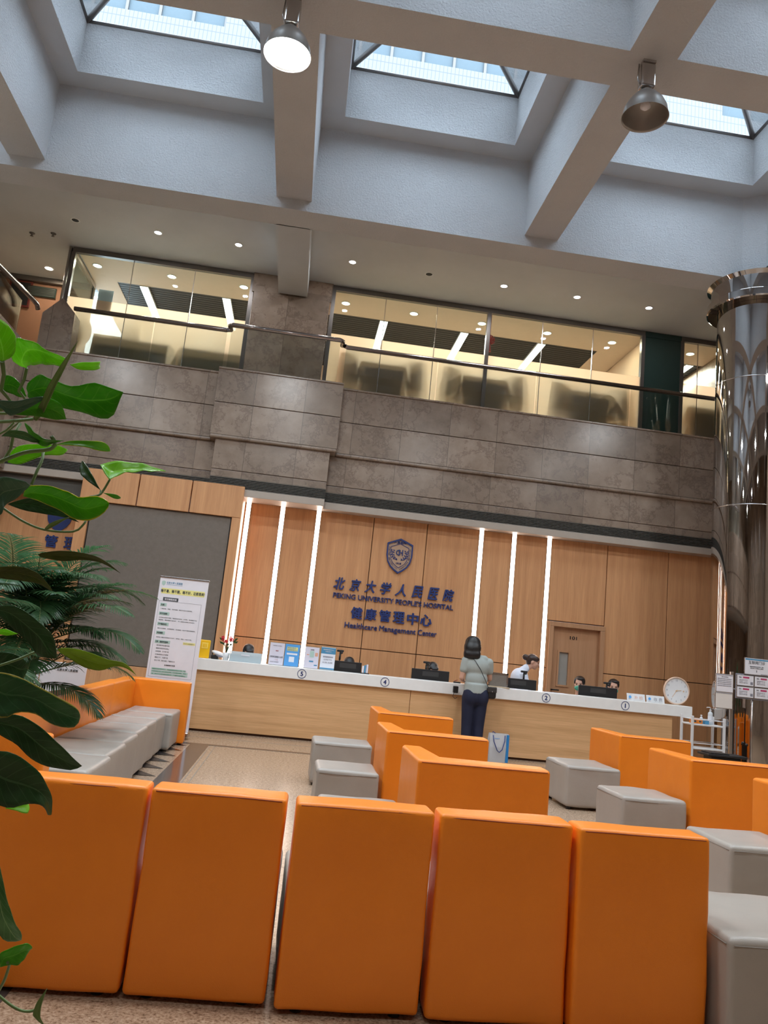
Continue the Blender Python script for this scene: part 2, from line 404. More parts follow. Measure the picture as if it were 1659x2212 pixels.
LEAVES = [
('young',[(-0.406,1.004,1.587),(-0.396,1.006,1.592),(-0.390,1.006,1.604),(-0.393,1.007,1.620),(-0.408,1.009,1.636),(-0.422,1.013,1.644),(-0.434,1.016,1.648)],[(-0.406,1.004,1.587),(-0.421,1.008,1.592),(-0.432,1.011,1.605),(-0.435,1.011,1.622),(-0.435,1.012,1.635),(-0.435,1.014,1.643),(-0.434,1.016,1.648)]),
('young',[(-0.404,1.082,1.607),(-0.417,1.069,1.612),(-0.412,1.051,1.635),(-0.395,1.035,1.637),(-0.375,1.021,1.630),(-0.350,1.007,1.614),(-0.323,0.994,1.598)],[(-0.404,1.082,1.607),(-0.394,1.067,1.608),(-0.379,1.052,1.608),(-0.362,1.037,1.606),(-0.347,1.023,1.602),(-0.331,1.009,1.595),(-0.323,0.994,1.598)]),
('young',[(-0.353,1.095,1.624),(-0.348,1.107,1.634),(-0.336,1.120,1.642),(-0.329,1.134,1.648),(-0.330,1.149,1.650)],[(-0.353,1.095,1.624),(-0.349,1.109,1.624),(-0.339,1.123,1.630),(-0.330,1.136,1.638),(-0.330,1.149,1.650)]),
('green',[(-0.413,1.128,1.585),(-0.409,1.114,1.593),(-0.392,1.099,1.604),(-0.376,1.086,1.604),(-0.359,1.074,1.595),(-0.326,1.061,1.586),(-0.296,1.046,1.589),(-0.259,1.033,1.576)],[(-0.413,1.128,1.585),(-0.406,1.119,1.575),(-0.384,1.107,1.571),(-0.360,1.096,1.566),(-0.328,1.083,1.559),(-0.292,1.071,1.550),(-0.274,1.060,1.547),(-0.266,1.047,1.557),(-0.259,1.033,1.576)]),
('green',[(-0.393,1.015,1.522),(-0.371,1.014,1.536),(-0.349,1.014,1.549),(-0.333,1.017,1.547),(-0.327,1.021,1.541),(-0.323,1.027,1.528)],[(-0.393,1.015,1.522),(-0.378,1.017,1.523),(-0.354,1.019,1.525),(-0.335,1.021,1.524),(-0.328,1.024,1.526),(-0.323,1.027,1.528)]),
('pale',[(-0.392,0.963,1.524),(-0.388,0.975,1.529),(-0.377,0.986,1.534),(-0.358,0.995,1.544),(-0.344,1.005,1.549)],[(-0.392,0.964,1.519),(-0.387,0.977,1.519),(-0.381,0.989,1.515),(-0.365,0.998,1.530),(-0.344,1.005,1.549)]),
('green',[(-0.482,1.212,1.612),(-0.476,1.208,1.628),(-0.462,1.207,1.627),(-0.449,1.208,1.615),(-0.444,1.210,1.602)],[(-0.482,1.212,1.612),(-0.473,1.212,1.605),(-0.461,1.211,1.602),(-0.451,1.211,1.599),(-0.444,1.210,1.602)]),
('variegated',[(-0.404,1.041,1.498),(-0.398,1.046,1.507),(-0.383,1.052,1.509),(-0.371,1.059,1.505),(-0.361,1.066,1.502)],[(-0.404,1.041,1.498),(-0.395,1.047,1.499),(-0.380,1.054,1.498),(-0.371,1.060,1.498),(-0.361,1.066,1.502)]),
('green',[(-0.405,1.115,1.538),(-0.383,1.089,1.530),(-0.361,1.064,1.516),(-0.340,1.038,1.503),(-0.317,1.012,1.496)],[(-0.405,1.115,1.538),(-0.384,1.096,1.520),(-0.364,1.076,1.508),(-0.344,1.055,1.497),(-0.333,1.034,1.496),(-0.317,1.012,1.496)]),
('edged',[(-0.326,1.014,1.490),(-0.320,1.028,1.499),(-0.308,1.042,1.505),(-0.292,1.056,1.510),(-0.282,1.071,1.511),(-0.277,1.088,1.506)],[(-0.326,1.014,1.490),(-0.316,1.029,1.494),(-0.304,1.043,1.497),(-0.294,1.058,1.498),(-0.285,1.073,1.501),(-0.277,1.088,1.506)]),
('young',[(-0.453,1.209,1.496),(-0.449,1.210,1.514),(-0.432,1.210,1.525),(-0.404,1.211,1.529),(-0.386,1.213,1.532),(-0.372,1.216,1.528)],[(-0.453,1.209,1.496),(-0.437,1.212,1.495),(-0.419,1.213,1.503),(-0.402,1.213,1.513),(-0.378,1.214,1.518),(-0.372,1.216,1.528)]),
('young',[(-0.278,1.115,1.471),(-0.296,1.131,1.484),(-0.302,1.147,1.492),(-0.282,1.161,1.499),(-0.258,1.175,1.505),(-0.242,1.189,1.508),(-0.220,1.204,1.511)],[(-0.278,1.115,1.471),(-0.273,1.133,1.478),(-0.260,1.151,1.485),(-0.245,1.169,1.492),(-0.234,1.187,1.500),(-0.220,1.204,1.511)]),
('deep',[(-0.342,1.196,1.510),(-0.323,1.176,1.497),(-0.308,1.157,1.481),(-0.294,1.139,1.459)],[(-0.342,1.196,1.510),(-0.331,1.179,1.486),(-0.315,1.159,1.472),(-0.294,1.139,1.459)]),
('green',[(-0.291,1.139,1.456),(-0.282,1.153,1.459),(-0.272,1.168,1.456)],[(-0.291,1.139,1.456),(-0.283,1.154,1.453),(-0.272,1.168,1.456)]),
('edged',[(-0.377,1.081,1.429),(-0.367,1.071,1.442),(-0.336,1.060,1.445),(-0.308,1.050,1.440),(-0.290,1.043,1.432),(-0.268,1.033,1.434),(-0.254,1.025,1.428),(-0.250,1.018,1.424)],[(-0.377,1.081,1.429),(-0.353,1.072,1.425),(-0.324,1.063,1.418),(-0.295,1.055,1.406),(-0.276,1.047,1.403),(-0.260,1.037,1.409),(-0.252,1.027,1.417),(-0.250,1.018,1.424)]),
('pale',[(-0.335,0.975,1.427),(-0.338,0.969,1.430),(-0.352,0.964,1.432),(-0.365,0.959,1.431),(-0.375,0.956,1.422),(-0.378,0.953,1.404)],[(-0.335,0.975,1.427),(-0.348,0.973,1.410),(-0.360,0.971,1.399),(-0.360,0.966,1.388),(-0.369,0.962,1.382),(-0.378,0.953,1.404)]),
('deep',[(-0.438,1.199,1.432),(-0.399,1.183,1.441),(-0.367,1.171,1.435),(-0.340,1.160,1.425),(-0.319,1.150,1.411)],[(-0.438,1.199,1.432),(-0.407,1.187,1.424),(-0.374,1.175,1.420),(-0.343,1.162,1.417),(-0.319,1.150,1.411)]),
('olive',[(-0.332,1.040,1.352),(-0.313,1.057,1.361),(-0.285,1.074,1.363),(-0.266,1.093,1.358),(-0.243,1.114,1.343)],[(-0.332,1.040,1.348),(-0.311,1.059,1.348),(-0.289,1.076,1.354),(-0.269,1.094,1.354),(-0.243,1.114,1.343)]),
('olive',[(-0.348,0.945,1.321),(-0.344,0.954,1.325),(-0.325,0.962,1.328),(-0.308,0.971,1.323),(-0.290,0.983,1.306)],[(-0.348,0.946,1.315),(-0.342,0.956,1.312),(-0.323,0.964,1.312),(-0.306,0.973,1.311),(-0.290,0.983,1.304)]),
('deep',[(-0.364,1.005,1.279),(-0.357,1.014,1.282),(-0.339,1.022,1.284),(-0.315,1.032,1.269),(-0.298,1.044,1.252),(-0.292,1.059,1.223)],[(-0.364,1.006,1.275),(-0.355,1.016,1.269),(-0.343,1.027,1.258),(-0.323,1.038,1.241),(-0.313,1.050,1.226),(-0.292,1.059,1.223)]),
('olivebright',[(-0.311,1.120,1.234),(-0.295,1.135,1.236),(-0.276,1.150,1.232),(-0.256,1.165,1.225),(-0.234,1.180,1.221),(-0.216,1.198,1.204)],[(-0.310,1.121,1.230),(-0.295,1.135,1.220),(-0.282,1.149,1.212),(-0.264,1.161,1.209),(-0.248,1.172,1.216),(-0.232,1.184,1.214),(-0.216,1.198,1.204)]),
('edgeddeep',[(-0.354,0.988,1.199),(-0.337,0.995,1.205),(-0.311,1.004,1.199),(-0.285,1.014,1.187),(-0.264,1.024,1.176),(-0.251,1.035,1.166),(-0.249,1.047,1.155)],[(-0.351,0.992,1.172),(-0.330,1.002,1.153),(-0.313,1.008,1.160),(-0.295,1.015,1.160),(-0.282,1.025,1.150),(-0.270,1.033,1.145),(-0.252,1.040,1.144),(-0.249,1.047,1.155)]),
('deep',[(-0.365,1.060,1.144),(-0.352,1.069,1.147),(-0.326,1.076,1.149),(-0.297,1.086,1.131),(-0.275,1.098,1.110),(-0.262,1.110,1.095),(-0.254,1.121,1.085)],[(-0.364,1.062,1.135),(-0.349,1.072,1.124),(-0.329,1.083,1.112),(-0.307,1.094,1.093),(-0.287,1.104,1.086),(-0.266,1.113,1.081),(-0.254,1.121,1.085)]),
('deep',[(-0.323,0.960,1.113),(-0.311,0.967,1.119),(-0.301,0.977,1.116),(-0.283,0.988,1.103),(-0.270,1.000,1.085),(-0.261,1.013,1.064),(-0.259,1.027,1.042)],[(-0.318,0.966,1.074),(-0.304,0.978,1.058),(-0.288,0.986,1.060),(-0.274,0.995,1.061),(-0.265,1.005,1.054),(-0.262,1.017,1.044),(-0.259,1.027,1.042)]),
('young',[(-0.335,1.098,1.029),(-0.329,1.118,1.033),(-0.320,1.138,1.030)],[(-0.335,1.098,1.029),(-0.320,1.120,1.017),(-0.320,1.138,1.030)]),
('deep',[(-0.398,1.122,1.215),(-0.386,1.127,1.222),(-0.373,1.134,1.222),(-0.359,1.141,1.215),(-0.353,1.150,1.203)],[(-0.396,1.125,1.198),(-0.382,1.132,1.193),(-0.372,1.140,1.189),(-0.360,1.147,1.185),(-0.353,1.150,1.203)]),
('young',[(-0.430,1.222,1.246),(-0.422,1.220,1.250),(-0.410,1.219,1.252),(-0.397,1.219,1.246)],[(-0.430,1.222,1.244),(-0.421,1.221,1.244),(-0.407,1.220,1.243),(-0.397,1.219,1.246)]),
('variegated',[(-0.295,0.954,1.014),(-0.290,0.963,1.006),(-0.283,0.976,0.980),(-0.273,0.988,0.948),(-0.263,1.001,0.920),(-0.265,1.012,0.907)],[(-0.295,0.954,1.014),(-0.298,0.966,0.994),(-0.295,0.979,0.966),(-0.292,0.992,0.937),(-0.279,1.004,0.911),(-0.265,1.012,0.907)]),
('green',[(-0.266,0.951,0.901),(-0.272,0.954,0.916),(-0.262,0.955,0.923),(-0.249,0.957,0.927),(-0.241,0.962,0.920),(-0.243,0.967,0.914)],[(-0.266,0.951,0.901),(-0.262,0.956,0.904),(-0.254,0.960,0.905),(-0.249,0.964,0.909),(-0.243,0.967,0.914)]),
('sheath',[(-0.229,1.017,0.856),(-0.236,1.020,0.844),(-0.238,1.022,0.832),(-0.235,1.023,0.826),(-0.226,1.024,0.814)],[(-0.229,1.017,0.856),(-0.230,1.019,0.845),(-0.230,1.021,0.834),(-0.229,1.023,0.824),(-0.226,1.024,0.814)]),
('sheath',[(-0.366,1.032,1.525),(-0.350,1.012,1.540),(-0.335,0.992,1.561),(-0.320,0.971,1.580),(-0.300,0.949,1.610)],[(-0.362,1.033,1.520),(-0.343,1.013,1.533),(-0.329,0.993,1.551),(-0.313,0.971,1.581),(-0.300,0.949,1.610)]),
('sheath',[(-0.343,1.085,1.389),(-0.327,1.076,1.399),(-0.309,1.068,1.407)],[(-0.342,1.085,1.386),(-0.324,1.077,1.394),(-0.309,1.068,1.406)]),
]
STEMS = [
(0.0045,[(-0.426,1.048,1.528),(-0.413,1.034,1.554),(-0.408,1.023,1.572),(-0.406,1.013,1.583),(-0.406,1.004,1.587)]),
(0.0036,[(-0.438,1.136,1.553),(-0.422,1.116,1.580),(-0.410,1.098,1.597),(-0.404,1.082,1.607)]),
(0.0045,[(-0.400,1.027,1.458),(-0.386,1.028,1.467),(-0.365,1.027,1.478),(-0.342,1.027,1.484),(-0.335,1.029,1.488),(-0.332,1.031,1.495),(-0.339,1.033,1.504)]),
(0.0036,[(-0.368,1.077,1.445),(-0.366,1.083,1.466),(-0.365,1.091,1.483),(-0.368,1.099,1.495)]),
(0.0027,[(-0.303,1.122,1.445),(-0.292,1.127,1.450),(-0.288,1.132,1.459),(-0.283,1.135,1.475)]),
(0.0036,[(-0.432,1.109,1.475),(-0.420,1.110,1.502),(-0.414,1.112,1.523),(-0.411,1.116,1.536)]),
(0.0027,[(-0.465,1.175,1.525),(-0.451,1.171,1.538),(-0.439,1.168,1.549)]),
(0.0036,[(-0.401,0.998,1.505),(-0.383,1.015,1.514),(-0.366,1.032,1.524)]),
(0.0027,[(-0.414,1.118,1.415),(-0.385,1.122,1.400),(-0.355,1.125,1.392),(-0.318,1.125,1.394),(-0.306,1.125,1.405),(-0.304,1.128,1.413)]),
(0.0018,[(-0.310,1.126,1.427),(-0.302,1.130,1.440),(-0.294,1.134,1.451),(-0.294,1.139,1.459)]),
(0.0027,[(-0.379,1.092,1.202),(-0.353,1.101,1.215),(-0.331,1.110,1.228),(-0.310,1.120,1.232)]),
(0.0027,[(-0.290,1.025,0.847),(-0.270,1.025,0.834),(-0.256,1.025,0.828),(-0.245,1.024,0.828),(-0.238,1.023,0.831)]),
(0.0027,[(-0.272,0.979,0.864),(-0.264,0.968,0.882),(-0.259,0.958,0.901),(-0.259,0.950,0.906)]),
(0.0018,[(-0.364,1.106,1.568),(-0.386,1.119,1.563),(-0.412,1.134,1.550),(-0.439,1.151,1.530)]),
]# ================================================================== STRUCTURE
XL, XR, YB, YF = -8.4, 7.9, 12.75, -4.2
# floor with a dark inlaid border band and saw-tooth inlay beside the left bench
bm = NB(); box(bm, XL-.2, XR+.2, YF-.2, 18.2, -0.1, 0.0); struct('floor', bm, M['floor'])
bm = NB(); box(bm, -1.03, -0.815, -4, 9.93, 0.0, 0.003); box(bm, -0.815, 5.9, 9.83, 9.93, 0.0, 0.003); box(bm, -3.0, -1.03, 9.83, 9.93, 0, .003); struct('trim_1', bm, M['floor_dark'])
bm = NB(); box(bm, -0.80, -0.79, 3.2, 9.82, 0.0, 0.002); box(bm, -.74, -.73, 3.2, 9.82, 0, .002)
struct('trim_2', bm, M['floor_pale'])
bm = NB()
for k in range(24):
    y = 7.47 + (k-9)*0.43
    if y > 9.7: break
    vs = [bm.verts.new(p) for p in ((-1.50, y-.03, .0035), (-1.045, y, .0035), (-1.50, y+.55, .0035))]
    bm.faces.new(vs)
struct('trim_3', bm, M['floor_tri'])
bm = NB()
for x in (-.5, .45, 1.4): box(bm, x, x+.008, 9.95, 11.1, 0, .002)
box(bm, -1.2, 5.8, 10.55, 10.558, 0, .002)
struct('trim_4', bm, M['floor_pale'])

# wood wall: veneer panels with open joints over a dark backing
bm = NB(); box(bm, -1.15, 4.22, 12.78, 12.95, 0, 3.6); box(bm, 5.16, XR, 12.78, 12.95, 0, 3.6); box(bm, 4.22, 5.16, 12.78, 12.95, 2.1, 3.6)
struct('wall_back', bm, M['seam'])
bm = NB(); g = 0.006
xs = [-1.14, -0.95, -0.38, 0.21, 1.13, 2.03, 2.95, 3.51, 4.125, 5.16, 6.25, 7.13, XR]
def panel(x0, x1, z0, z1): rbox(bm, x0+g, x1-g, 12.75, 12.79, z0+g, z1-g, .003, 1)
for a, b in zip(xs[:-1], xs[1:]):
    if a == 4.125:
        panel(a, 5.16, 2.10, 3.55); panel(a, 4.22, 1.32, 2.10); panel(a, 4.22, 0, 1.32); continue
    panel(a, b, 1.32, 3.55); panel(a, b, 0, 1.32)
struct('wall_veneer', bm, M['wood'])
# door 101
d = bpy.data.objects.new('door_1', None); COL.objects.link(d); d['kind'] = 'structure'; d['label'] = 'brown veneer door numbered 101 with a narrow pane, behind the counter'
bm = NB(); rbox(bm, 4.21, 4.29, 12.71, 12.90, 0, 2.009, .006); rbox(bm, 5.09, 5.17, 12.71, 12.90, 0, 2.009, .006); rbox(bm, 4.21, 5.17, 12.71, 12.90, 2.01, 2.09, .006)
obj('door_frame', bm, M['wood_door'], d)
bm = NB(); box(bm, 4.29, 4.43, 12.80, 12.85, 0, 2.01); box(bm, 4.59, 5.09, 12.80, 12.85, 0, 2.01); box(bm, 4.43, 4.59, 12.80, 12.85, 0, 1.07); box(bm, 4.43, 4.59, 12.80, 12.85, 1.6, 2.01)
obj('door_leaf', bm, M['wood_door'], d)
bm = NB()
for q in ((4.40, 4.43, 1.04, 1.63), (4.59, 4.62, 1.04, 1.63), (4.43, 4.59, 1.04, 1.07), (4.43, 4.59, 1.60, 1.63)): box(bm, q[0], q[1], 12.785, 12.80, q[2], q[3])
obj('pane_trim', bm, M['wood_door'], d)
bm = NB(); box(bm, 4.43, 4.59, 12.82, 12.83, 1.07, 1.6); obj('door_pane', bm, plain('grey_frosted_pane', (0.33, 0.32, 0.29), 0.3), d)
bm = NB(); tube(bm, [(4.33, 12.80, .98), (4.33, 12.74, .98), (4.44, 12.74, .98)], .011); obj('door_handle', bm, M['black'], d)
text_obj('door_number', '101', (4.66, 12.797, 1.85), M['black'], d, width=.12, height=.055, bold=.015, thick=.003)

# louvre band, ledge and marble fascia of the upper floor
def louver(x0, x1, yf, z0=3.585, z1=3.75):
    bm = NB(); box(bm, x0, x1, yf+.05, yf+.2, z0, z1)
    o1 = bm
    n = 7
    for k in range(n):
        z = z0 + (k+.25)*(z1-z0)/n
        box(o1, x0, x1, yf+.004, yf+.05, z, z+.011)
    return bm
FB = 13.64
bm = louver(XL, -1.562, 12.5); join(bm, louver(.267, 7.0, 12.5)); join(bm, louver(-1.56, .265, 12.25)); struct('trim_5', bm, M['louver'])
bm = NB(); rbox(bm, XL, -1.562, 12.5, 13.0, 3.47, 3.585, .006); rbox(bm, .267, 7.0, 12.5, 13.0, 3.47, 3.585, .006); rbox(bm, -1.56, .265, 12.25, 12.8, 3.47, 3.585, .006)
struct('trim_6', bm, M['ledge'])
def fascia(x0, x1, yf, xo, mat, name):
    bm = NB()
    rbox(bm, x0, x1, yf+.03, yf+.6, 3.75, 3.865, .004); rbox(bm, x0, x1, yf+.03, yf+.6, 3.875, 4.36, .004)
    # rounded rib then projecting upper courses
    rbox(bm, x0-xo, x1+xo, yf-.035, yf+.6, 4.36, 4.415, .02, 3); rbox(bm, x0-xo, x1+xo, yf-.01, yf+.6, 4.42, 4.945, .004)
    rbox(bm, x0-xo, x1+xo, yf-.01, yf+.6, 4.955, 5.50, .004); rbox(bm, x0-xo, x1+xo, yf-.03, yf+.6, 5.50, 5.53, .006)
    box(bm, x0+.01, x1-.01, yf+.05, yf+.55, 3.76, 5.5)
    struct(name, bm, mat)
fascia(XL, -1.56, 12.5, -.095, M['stone'], 'wall_fascia_left'); fascia(-1.56, .265, 12.25, .095, M['stone_block'], 'wall_fascia_middle'); fascia(.265, 7.19, 12.5, -.095, M['stone'], 'wall_fascia_right')
# upper floor slab, left wing
bm = NB(); box(bm, -4.7, XR, 12.8, 18.2, 5.2, 5.5); box(bm, XL, -4.72, YF, 18.2, 5.2, 5.5); struct('floor_upper', bm, M['carpet'])
bm = NB(); rbox(bm, -5.0, -4.72, YF, 12.49, 3.5, 4.41, .006); rbox(bm, -5.02, -4.70, YF, 12.47, 4.42, 5.53, .006); struct('wall_fascia_wing', bm, M['stone'])
bm = NB(); box(bm, XL, -5.0, YF, 12.7, 3.40, 3.5); struct('ceiling_wing', bm, M['smooth_plaster'])
bm = NB()   # marble corner pier beside the left balustrade
prism(bm, [(-4.68, 5.50), (-4.15, 5.50), (-4.17, 6.28), (-4.40, 6.52), (-4.68, 6.22)], .32, Matrix.Translation((0, 12.75, 0)))
struct('wall_corner_pier', bm, M['stone'])

# left ground floor: recessed grey wall, second veneer wall behind the reflected letters
bm = NB(); box(bm, XL, -3.4, 12.9, 13.05, 0, 3.5); struct('wall_recess', bm, M['wood'])
bm = NB(); box(bm, XL, -3.45, 12.6, 12.9, 3.2, 3.465); struct('trim_7', bm, M['louver'])
bm = NB(); box(bm, XL-.15, XL, YF, 18.2, 0, 9.0); struct('wall_left', bm, M['stone'])
bm = NB(); box(bm, XR, XR+.15, YF, 18.2, 0, 9.0); struct('wall_right', bm, M['stone'])
bm = NB(); box(bm, XL, XR, YF-.15, YF, 0, 9.0); struct('wall_front', bm, M['stone'])

# veneer feature wall carrying the big grey screen
bm = NB(); Y0 = 12.2
for a, b in ((-3.44, -2.60), (-2.59, -1.80), (-1.79, -.99)): rbox(bm, a+.004, b-.004, Y0, Y0+.52, 3.12 if a > -3.4 else 3.12, 3.62, .004, 1)
rbox(bm, -3.44, -3.27, Y0, Y0+.52, 0, 3.115, .004, 1); rbox(bm, -1.13, -.994, Y0, Y0+.52, 0, 3.115, .004, 1)
rbox(bm, -3.26, -1.14, Y0, Y0+.52, 0, .72, .004, 1)
struct('wall_feature', bm, M['wood'])
bm = NB(); box(bm, -3.27, -1.13, Y0+.06, Y0+.1, .70, 3.13)
tag(obj('display_screen', bm, M['black']), 'large grey-brown switched-off display screen set in the veneer wall above the palm', 'screen')
scr = bpy.data.objects['display_screen']
bm = NB(); box(bm, -3.25, -1.15, Y0+.045, Y0+.06, .73, 3.11); obj('screen_face', bm, M['screen'], scr)

# ------------------------------------------------------------------ waffle roof
BW = .26
BX = [-8.33, -4.555, -.725, 3.04, 6.83]; BY = [-4.1, -.34, 3.43, 7.2]
ZB, ZU, ZC = 7.72, 8.95, 9.74
bx0, bx1 = XL, XR
bm = NB()
for x in BX[1:]: box(bm, x-BW, x+BW, YF, 10.72, ZB, ZU)
struct('ceiling_beams_long', bm, M['plaster'])
bm = NB()
segx = [(XL, BX[1]-BW)] + [(BX[i]+BW, BX[i+1]-BW) for i in range(1, 4)] + [(BX[4]+BW, XR)]
for y in BY[1:]:
    for a, b in segx: box(bm, a, b, y-BW, y+BW, ZB, ZU)
struct('ceiling_beams_cross', bm, M['plaster'])
bm = NB(); box(bm, XL, XR, 10.72, 11.22, 7.55, 9.3); struct('ceiling_edge_beam', bm, M['plaster'])
bm = NB()
for v in ((6.28, 10.719), (6.57, 10.719), (6.57, 10.53)): pass
b2 = bmesh.new(); pl = [(6.28, 10.72), (6.57, 10.53), (6.57, 10.72)]
lo = [b2.verts.new((x, y, 7.60)) for x, y in pl]; hi = [b2.verts.new((x, y, 8.95)) for x, y in pl]
b2.faces.new(lo); b2.faces.new(hi[::-1])
for i in range(3): b2.faces.new((lo[i], hi[i], hi[(i+1) % 3], lo[(i+1) % 3]))
join(bm, b2); struct('ceiling_corner_splay', bm, M['plaster'])
# roof slab with openings, curbs, glass pyramids
ins = .34
openings = []
bm = NB(); bc = NB()
xsb = [(XL, BX[1]-BW)] + [(BX[i]+BW, BX[i+1]-BW) for i in range(1, 4)]
ysb = [(BY[0]+BW, BY[1]-BW), (BY[1]+BW, BY[2]-BW), (BY[2]+BW, BY[3]-BW), (BY[3]+BW, 10.72)]
for a, b in xsb:
    for c, d_ in ysb:
        if c < 3: box(bm, a, b, c, d_, ZU, ZU+.12); continue  # unseen rear bays roofed solid to keep skylight off the near seat fronts
        x0, x1, y0, y1 = a+ins, b-ins, c+ins, d_-ins
        openings.append((x0, x1, y0, y1))
        e_ = .004; box(bm, a, x0-e_, c, d_, ZU, ZU+.12); box(bm, x1+e_, b, c, d_, ZU, ZU+.12); box(bm, x0-e_, x1+e_, c, y0-e_, ZU, ZU+.12); box(bm, x0-e_, x1+e_, y1+e_, d_, ZU, ZU+.12)
        t = .12
        for t, za, zb in ((.12, ZU+.121, ZC), (.0035, ZU-.0005, ZU+.1205)):
            for q in ((x0-t, x0, y0-t, y1+t), (x1, x1+t, y0-t, y1+t), (x0, x1, y0-t, y0), (x0, x1, y1, y1+t)): box(bc, q[0], q[1], q[2], q[3], za, zb)
for x in BX: box(bm, x-BW, x+BW, YF, 11.2, ZU, ZU+.12)
for y in BY: box(bm, XL, XR, y-BW, y+BW, ZU+.001, ZU+.121)
box(bm, BX[4]+BW, XR, YF, 11.2, ZU, ZU+.12)
struct('ceiling', bm, M['smooth_plaster']); struct('trim_8', bc, M['curb'])
k = 1
for x0, x1, y0, y1 in openings:
    w = bpy.data.objects.new('window_%d' % k, None); COL.objects.link(w); w['kind'] = 'structure'; w['label'] = 'glass pyramid skylight with metal hip bars'
    ap = Vector(((x0+x1)/2, (y0+y1)/2, ZC+.62)); cs = [Vector(p) for p in ((x0, y0, ZC+.03), (x1, y0, ZC+.03), (x1, y1, ZC+.03), (x0, y1, ZC+.03))]
    bm = NB()
    for i in range(4):
        f = bm.faces.new([bm.verts.new(v) for v in (cs[i], cs[(i+1) % 4], ap)])
    obj('window_glass', bm, M['skyglass'], w)
    bm = NB()
    for c in cs: tube(bm, [c, ap], .045, 4)
    for i in range(4): tube(bm, [cs[i], cs[(i+1) % 4]], .03, 4)
    obj('window_bar', bm, plain('grey_skylight_metal', (0.26, 0.245, 0.24), 0.4, .5) if k == 1 else bpy.data.materials['grey_skylight_metal'], w)
    if SKY_PORTALS:
        l = area('sky_portal', ((x0+x1)/2, (y0+y1)/2, ZC-.05), x1-x0, 1, (1, 1, 1), w, 'RECTANGLE', y1-y0); l.data.cycles.is_portal = True
    k += 1

# ------------------------------------------------------------------ upper floor: ceiling, pier, window wall, rooms behind
ZCL = 7.9
bm = NB(); box(bm, XL, XR, 11.2, 14.9, ZCL, ZCL+.1); struct('ceiling_upper', bm, M['smooth_plaster'])
bm = NB(); box(bm, -.98, -.45, 11.2, 13.6, 7.55, ZCL); struct('ceiling_stub_beam', bm, M['smooth_plaster'])
bm = NB(); rbox(bm, -1.42, -.03, 13.6, 14.2, 4.98, 7.52, .006); rbox(bm, -1.46, -.0, 13.64, 14.2, 7.53, 7.9, .006); struct('wall_pier', bm, M['stone_block'])
YW = 13.7
def upper_window(num, x0, x1, posts, joints, label, ret=False):
    w = bpy.data.objects.new('window_%d' % num, None); COL.objects.link(w); w['kind'] = 'structure'; w['label'] = label
    bm = NB(); box(bm, x0, x1, YW-.03, YW+.05, 7.80, 7.89); box(bm, x0, x1, YW-.03, YW+.05, 5.51, 5.56)
    for p in posts: box(bm, p-.035, p+.035, YW-.035, YW+.055, 5.56, 7.8)
    obj('window_frame', bm, M['frame'], w)
    ed = [x0] + sorted(list(joints) + [p for p in posts if x0 < p < x1]) + [x1]
    for a, b in zip(ed[:-1], ed[1:]):
        if b-a < .1: continue
        bm = NB(); box(bm, a+.004, b-.004, YW, YW+.012, 6.96, 7.8); obj('clear_pane', bm, M['glass'], w)
        bm = NB(); box(bm, a+.004, b-.004, YW, YW+.012, 5.56, 6.96); obj('frosted_pane', bm, M['frost'], w)
    bm = NB()
    for j in joints: box(bm, j-.005, j+.005, YW-.006, YW+.016, 5.56, 7.8)
    obj('glazing_bead', bm, M['steel'], w)
    return w
wl = upper_window(17, -4.70, -1.45, (-4.68, -1.47), (-3.62, -2.52), 'left upper floor glass wall with green draped tables behind')
bm = NB(); box(bm, -4.71, -4.70, YW+.05, 15.2, 6.965, 7.8); obj('return_pane', bm, M['glass'], wl)
bm = NB(); box(bm, -4.71, -4.70, YW+.05, 15.2, 5.51, 6.96); obj('frosted_return_pane', bm, M['frost'], wl)  # frosting added to the return glass to block sky light on the front pane
bm = NB(); tube(bm, [(-4.74, YW-.03, 5.51), (-4.74, YW-.03, 7.88)], .03, 10); tube(bm, [(-4.70, 15.2, 5.51), (-4.70, 15.2, 7.88)], .03, 10); box(bm, -4.73, -4.67, YW, 15.2, 7.80, 7.89)
obj('corner_post', bm, M['steel'], wl)
upper_window(18, .0, 6.07, (.03, 2.99, 6.04), (1.01, 1.99, 4.04, 5.04), 'long upper floor glass wall with frosted lower half and desk silhouettes')
upper_window(19, 6.81, XR, (6.83,), (7.16,), 'upper floor glass wall beside the mirror column')
bm = NB(); rbox(bm, 6.07, 6.81, YW-.02, YW+.05, 5.51, 7.78, .004); box(bm, 6.07, 6.81, YW-.03, YW+.05, 7.78, 7.89)
struct('door_2', bm, M['darkpanel'], label='dark green glass door between the upper windows')
# room behind
bm = NB(); box(bm, -4.7, XR, 14.9, 18, ZCL+.12, ZCL+.2); struct('ceiling_room_void', bm, M['louver_back'])
bm = NB()
for k in range(31):
    y = 14.93 + k*.10; box(bm, -4.2, 5.6, y, y+.082, ZCL+.01, ZCL+.10)
    box(bm, 6.9, XR, y, y+.082, ZCL+.01, ZCL+.10)
struct('ceiling_slats', bm, M['slat'])
bm = NB(); box(bm, -4.7, -4.2, 14.9, 18, ZCL, ZCL+.11); box(bm, 5.6, 6.9, 14.9, 18, ZCL, ZCL+.11); struct('ceiling_room', bm, M['inner_ceiling'])
bm = NB(); box(bm, -4.65, XR, 14.05-.3, 14.9, ZCL-.012, ZCL-.002); struct('ceiling_room_edge', bm, M['inner_ceiling'])
bm = NB(); box(bm, -4.7, XR, 18, 18.15, 4.98, 9); box(bm, 6.2, 6.35, 13.75, 18, 4.98, 7.88); struct('wall_room', bm, M['inner_wall'])
bm = NB(); box(bm, XL, -4.75, 15.3, 15.45, 4.98, 7.86); struct('wall_corridor', bm, M['orange_wall'])
